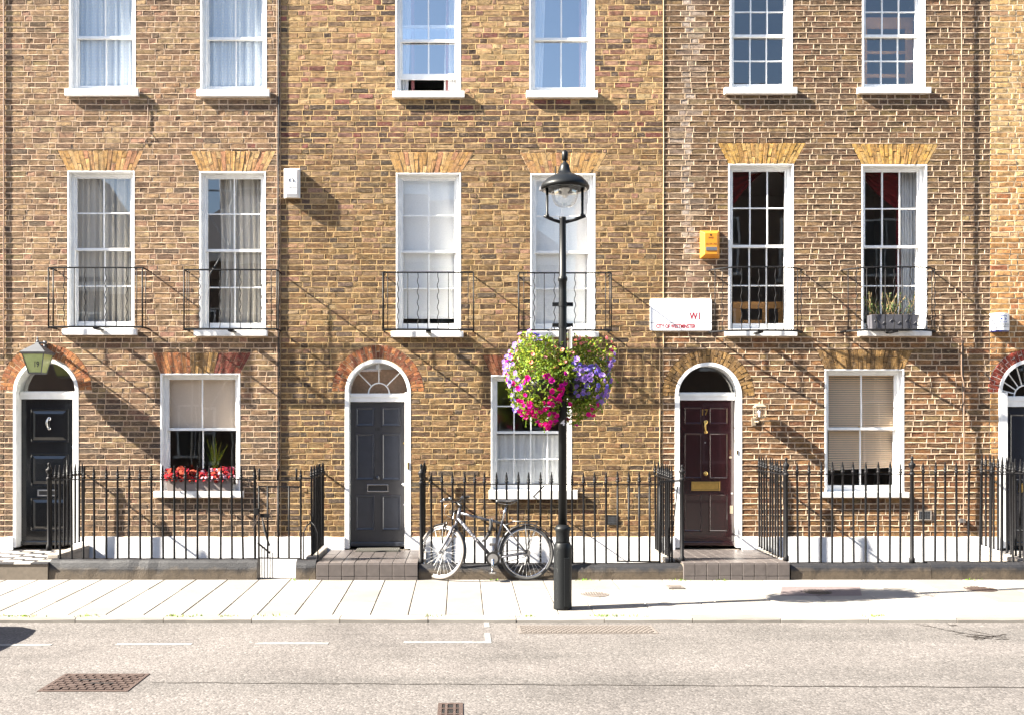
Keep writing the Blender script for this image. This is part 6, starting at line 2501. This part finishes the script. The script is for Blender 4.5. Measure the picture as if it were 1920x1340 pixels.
def cover_round(label, x, y, w, mat, square=None):
    X, Y, Z = G(x, y)
    t = thing('service_cover', label, 'cover', (X, Y, Z))
    R = w / 2 * (Y - CY) / FPX
    mb = MB()
    mb.lathe([(R, -.02), (R, .003), (R - .015, .004), (R - .016, .0015), (.01, .0015)], X, Y, 28, Z)
    for i in range(-4, 5):
        for k in range(-4, 5):
            if math.hypot(i, k) < 4.3:
                q = R / 5.4
                x_, y_ = X + i * q, Y + k * q
                mb.box(x_ - q * .3, x_ + q * .3, y_ - q * .3, y_ + q * .3, Z + PSL * k * q, Z + .005 + PSL * k * q)
    o_ = mb.build('lid', M[mat], t)
    if square:
        x0, x1, ya, yb = square
        p = [G(x0, ya), G(x1, ya), G(x1 + (x1 - x) * .05, yb), G(x0 + (x0 - x) * .05, yb)]
        mb = MB()
        v = [(a, b_, c + .0025) for a, b_, c in p]
        mb.add(v, [(3, 2, 1, 0)])
        mb.build('surround', M['surround'], t)


cover_round('pale round cover in the pavement just right of the lamp post', 1115, 1113, 54, 'cover')
cover_round('dark round cover in a brown surround under the flower shadow', 1530, 1108, 56, 'tar', (1466, 1612, 1099, 1116))
cover_round('brown round cover in the pavement at the right edge', 1838, 1103, 56, 'rust')

# ------------------------------------------------------------------ across the street: what the window glass mirrors
def opposite(label, xa, xb, eave, ridge, nwin, Y=-16.4, hip=2.0):
    t = thing('opposite_house', label, 'house', ((xa + xb) / 2, Y, 0))
    MB().box(xa, xb, Y - 7, Y, -.05, eave).build('wall', M['oppbrick'], t)
    mb = MB()
    h = hip
    mb.add([(xa - .2, Y + .25, eave), (xb + .2, Y + .25, eave), (xb + .2, Y - 7.2, eave), (xa - .2, Y - 7.2, eave), (xa + h, Y - 2.6, ridge), (xb - h, Y - 2.6, ridge), (xb - h, Y - 4.4, ridge), (xa + h, Y - 4.4, ridge)],
           [(0, 1, 5, 4), (1, 2, 6, 5), (2, 3, 7, 6), (3, 0, 4, 7), (4, 5, 6, 7), (3, 2, 1, 0)])
    rf = mb.build('roof', M['slate'], t)
    MB().box(xa + 1.2, xa + 2.6, Y - 3.9, Y - 3.1, ridge - 1.5, ridge + 1.1).build('chimney', M['oppbrick'], rf)
    MB().box(xa - .01, xb + .01, Y + .005, Y + .12, eave - .35, eave - .1).build('cornice', M['sill'], t)
    k = (xb - xa) / nwin
    z = .9
    while z + 1.9 < eave:
        for i in range(nwin):
            cx = xa + k * (i + .5)
            w = MB()
            w.box(cx - .55, cx - .49, Y + .004, Y + .07, z, z + 1.8)
            w.box(cx + .49, cx + .55, Y + .004, Y + .07, z, z + 1.8)
            w.box(cx - .49, cx + .49, Y + .004, Y + .07, z + 1.74, z + 1.8)
            w.box(cx - .65, cx + .65, Y + .004, Y + .12, z - .08, z)
            w.box(cx - .49, cx + .49, Y + .004, Y + .06, z + .88, z + .94)
            w.box(cx - .015, cx + .015, Y + .004, Y + .055, z, z + 1.74)
            wi = w.build('window', M['white'], t)
            MB().quad((cx + .49, Y + .03, z), (cx - .49, Y + .03, z), (cx - .49, Y + .03, z + 1.74), (cx + .49, Y + .03, z + 1.74)).build('pane', M['dark'], wi)
        z += 2.9
    return t


opposite('low brown house across the street mirrored in the left windows', -24, -10.5, 6.6, 10.6, 5)
opposite('brown house across the street mirrored behind the lamp post window', -9.5, 3.2, 7.4, 9.8, 5)
opposite('tall brown house across the street mirrored in the dark right windows', 4.4, 22, 10.4, 13.6, 7)


# scaffold on the house front opposite, seen only as a mirror image in the glass
t = thing('scaffolding', 'steel tube scaffold across the street mirrored in the upper left windows', 'scaffold', (-7.0, -15.9, -.01))
for i in range(5):
    for y in (-15.3, -16.2):
        MB().tube([(-9.2 + 1.15 * i, y, -.01), (-9.2 + 1.15 * i + rnd.uniform(-.05, .05), y, 10.6)], .03, 6).build('pole', M['steel'], t)
for z_ in (1.9, 3.7, 5.5, 7.3, 9.1, 10.1):
    MB().tube([(-9.6, -15.3, z_), (-4.2, -15.3, z_ + .02)], .03, 6).build('ledger', M['steel'], t)
    for i in range(5):
        MB().tube([(-9.2 + 1.15 * i, -15.1, z_ - .06), (-9.2 + 1.15 * i, -16.35, z_ - .06)], .025, 6).build('transom', M['steel'], t)
for i in range(4):
    for k in range(5):
        a = -9.2 + 1.15 * i
        z_ = 1.9 + 1.8 * k
        MB().tube([(a, -15.28, z_), (a + 1.15, -15.28, z_ + 1.8)] if (i + k) % 2 else [(a + 1.15, -15.28, z_), (a, -15.28, z_ + 1.8)], .025, 6).build('brace', M['steel'], t)

# ------------------------------------------------------------------ parked car just outside the left edge (its shadow falls into view)
t = thing('parked_car', 'dark parked hatchback beyond the left edge casting a shadow on the road', 'car', (-7.4, -4.6, ROADZ))
secs = [(-9.35, .30, .62, .70, .60), (-9.2, .22, .80, .80, .66), (-8.8, .18, .95, .86, .70), (-8.3, .18, 1.42, .88, .60), (-7.3, .18, 1.48, .88, .62), (-6.8, .18, 1.30, .88, .62), (-6.2, .18, .98, .88, .70), (-5.6, .20, .90, .84, .66), (-5.25, .26, .78, .72, .52), (-5.12, .32, .62, .58, .40)]
mb = MB()
v, f = [], []
for x, zl, zh, w, wt in secs:
    zm_ = min(zh - .02, .86)
    for y, z_ in ((-w * .94, zl), (-w, zl + .2), (-w, zm_ - .04), (-wt, zh - .02), (-wt * .6, zh), (wt * .6, zh), (wt, zh - .02), (w, zm_ - .04), (w, zl + .2), (w * .94, zl)):
        v.append((x, -4.62 + y, ROADZ + z_))
m = 10
for i in range(len(secs) - 1):
    for k in range(m):
        l = (k + 1) % m
        f.append((i * m + k, i * m + l, (i + 1) * m + l, (i + 1) * m + k))
f += [tuple(range(m - 1, -1, -1)), tuple((len(secs) - 1) * m + k for k in range(m))]
mb.add(v, f)
body = mb.build('body', M['carpaint'], t, True)
for x in (-8.55, -5.95):
    for s in (-1, 1):
        w = MB()
        w.tube([(x, -4.62 + s * .68, ROADZ + .31), (x, -4.62 + s * .87, ROADZ + .31)], .31, 20)
        w = w.build('wheel', M['rubber'], t)
        MB().tube([(x, -4.62 + s * .871, ROADZ + .31), (x, -4.62 + s * .885, ROADZ + .31)], .2, 16).build('rim', M['steel'], w)
for s in (-1, 1):
    MB().ball((-5.35, -4.62 + s * .5, ROADZ + .62), .11, 10, .7).build('headlight', M['chrome'], t, True)
    MB().quad((-8.2, -4.62 + s * .80, ROADZ + .92), (-6.75, -4.62 + s * .80, ROADZ + .92), (-7.1, -4.62 + s * .655, ROADZ + 1.38), (-8.0, -4.62 + s * .655, ROADZ + 1.36)).build('side_window', M['dark'], t)
t.location.x += .1

# repeats share a group
GROUPS = {'terraced_house': 'houses of the terrace', 'iron_railing': 'railings along the light wells', 'stone_plinth': 'stone plinths under the railings', 'front_step': 'front steps along the terrace',
          'low_wall': 'low walls beside the steps', 'wall_cable': 'cables on the facade', 'alarm_box': 'alarm boxes on the facade', 'wall_lantern': 'lanterns beside the doors', 'air_vent': 'air vents low on the wall',
          'service_cover': 'covers in road and pavement', 'drain_grating': 'covers in road and pavement', 'manhole_cover': 'covers in road and pavement', 'opposite_house': 'houses across the street',
          'roller_blind': 'roller blinds', 'swag_curtain': 'dark red swag curtains', 'curtain': 'curtains in the windows'}
for o_ in list(COL.objects):
    if o_.parent is None and 'label' in o_.keys() and 'group' not in o_.keys():
        g_ = GROUPS.get(o_.name.split('.')[0])
        if g_:
            o_['group'] = g_
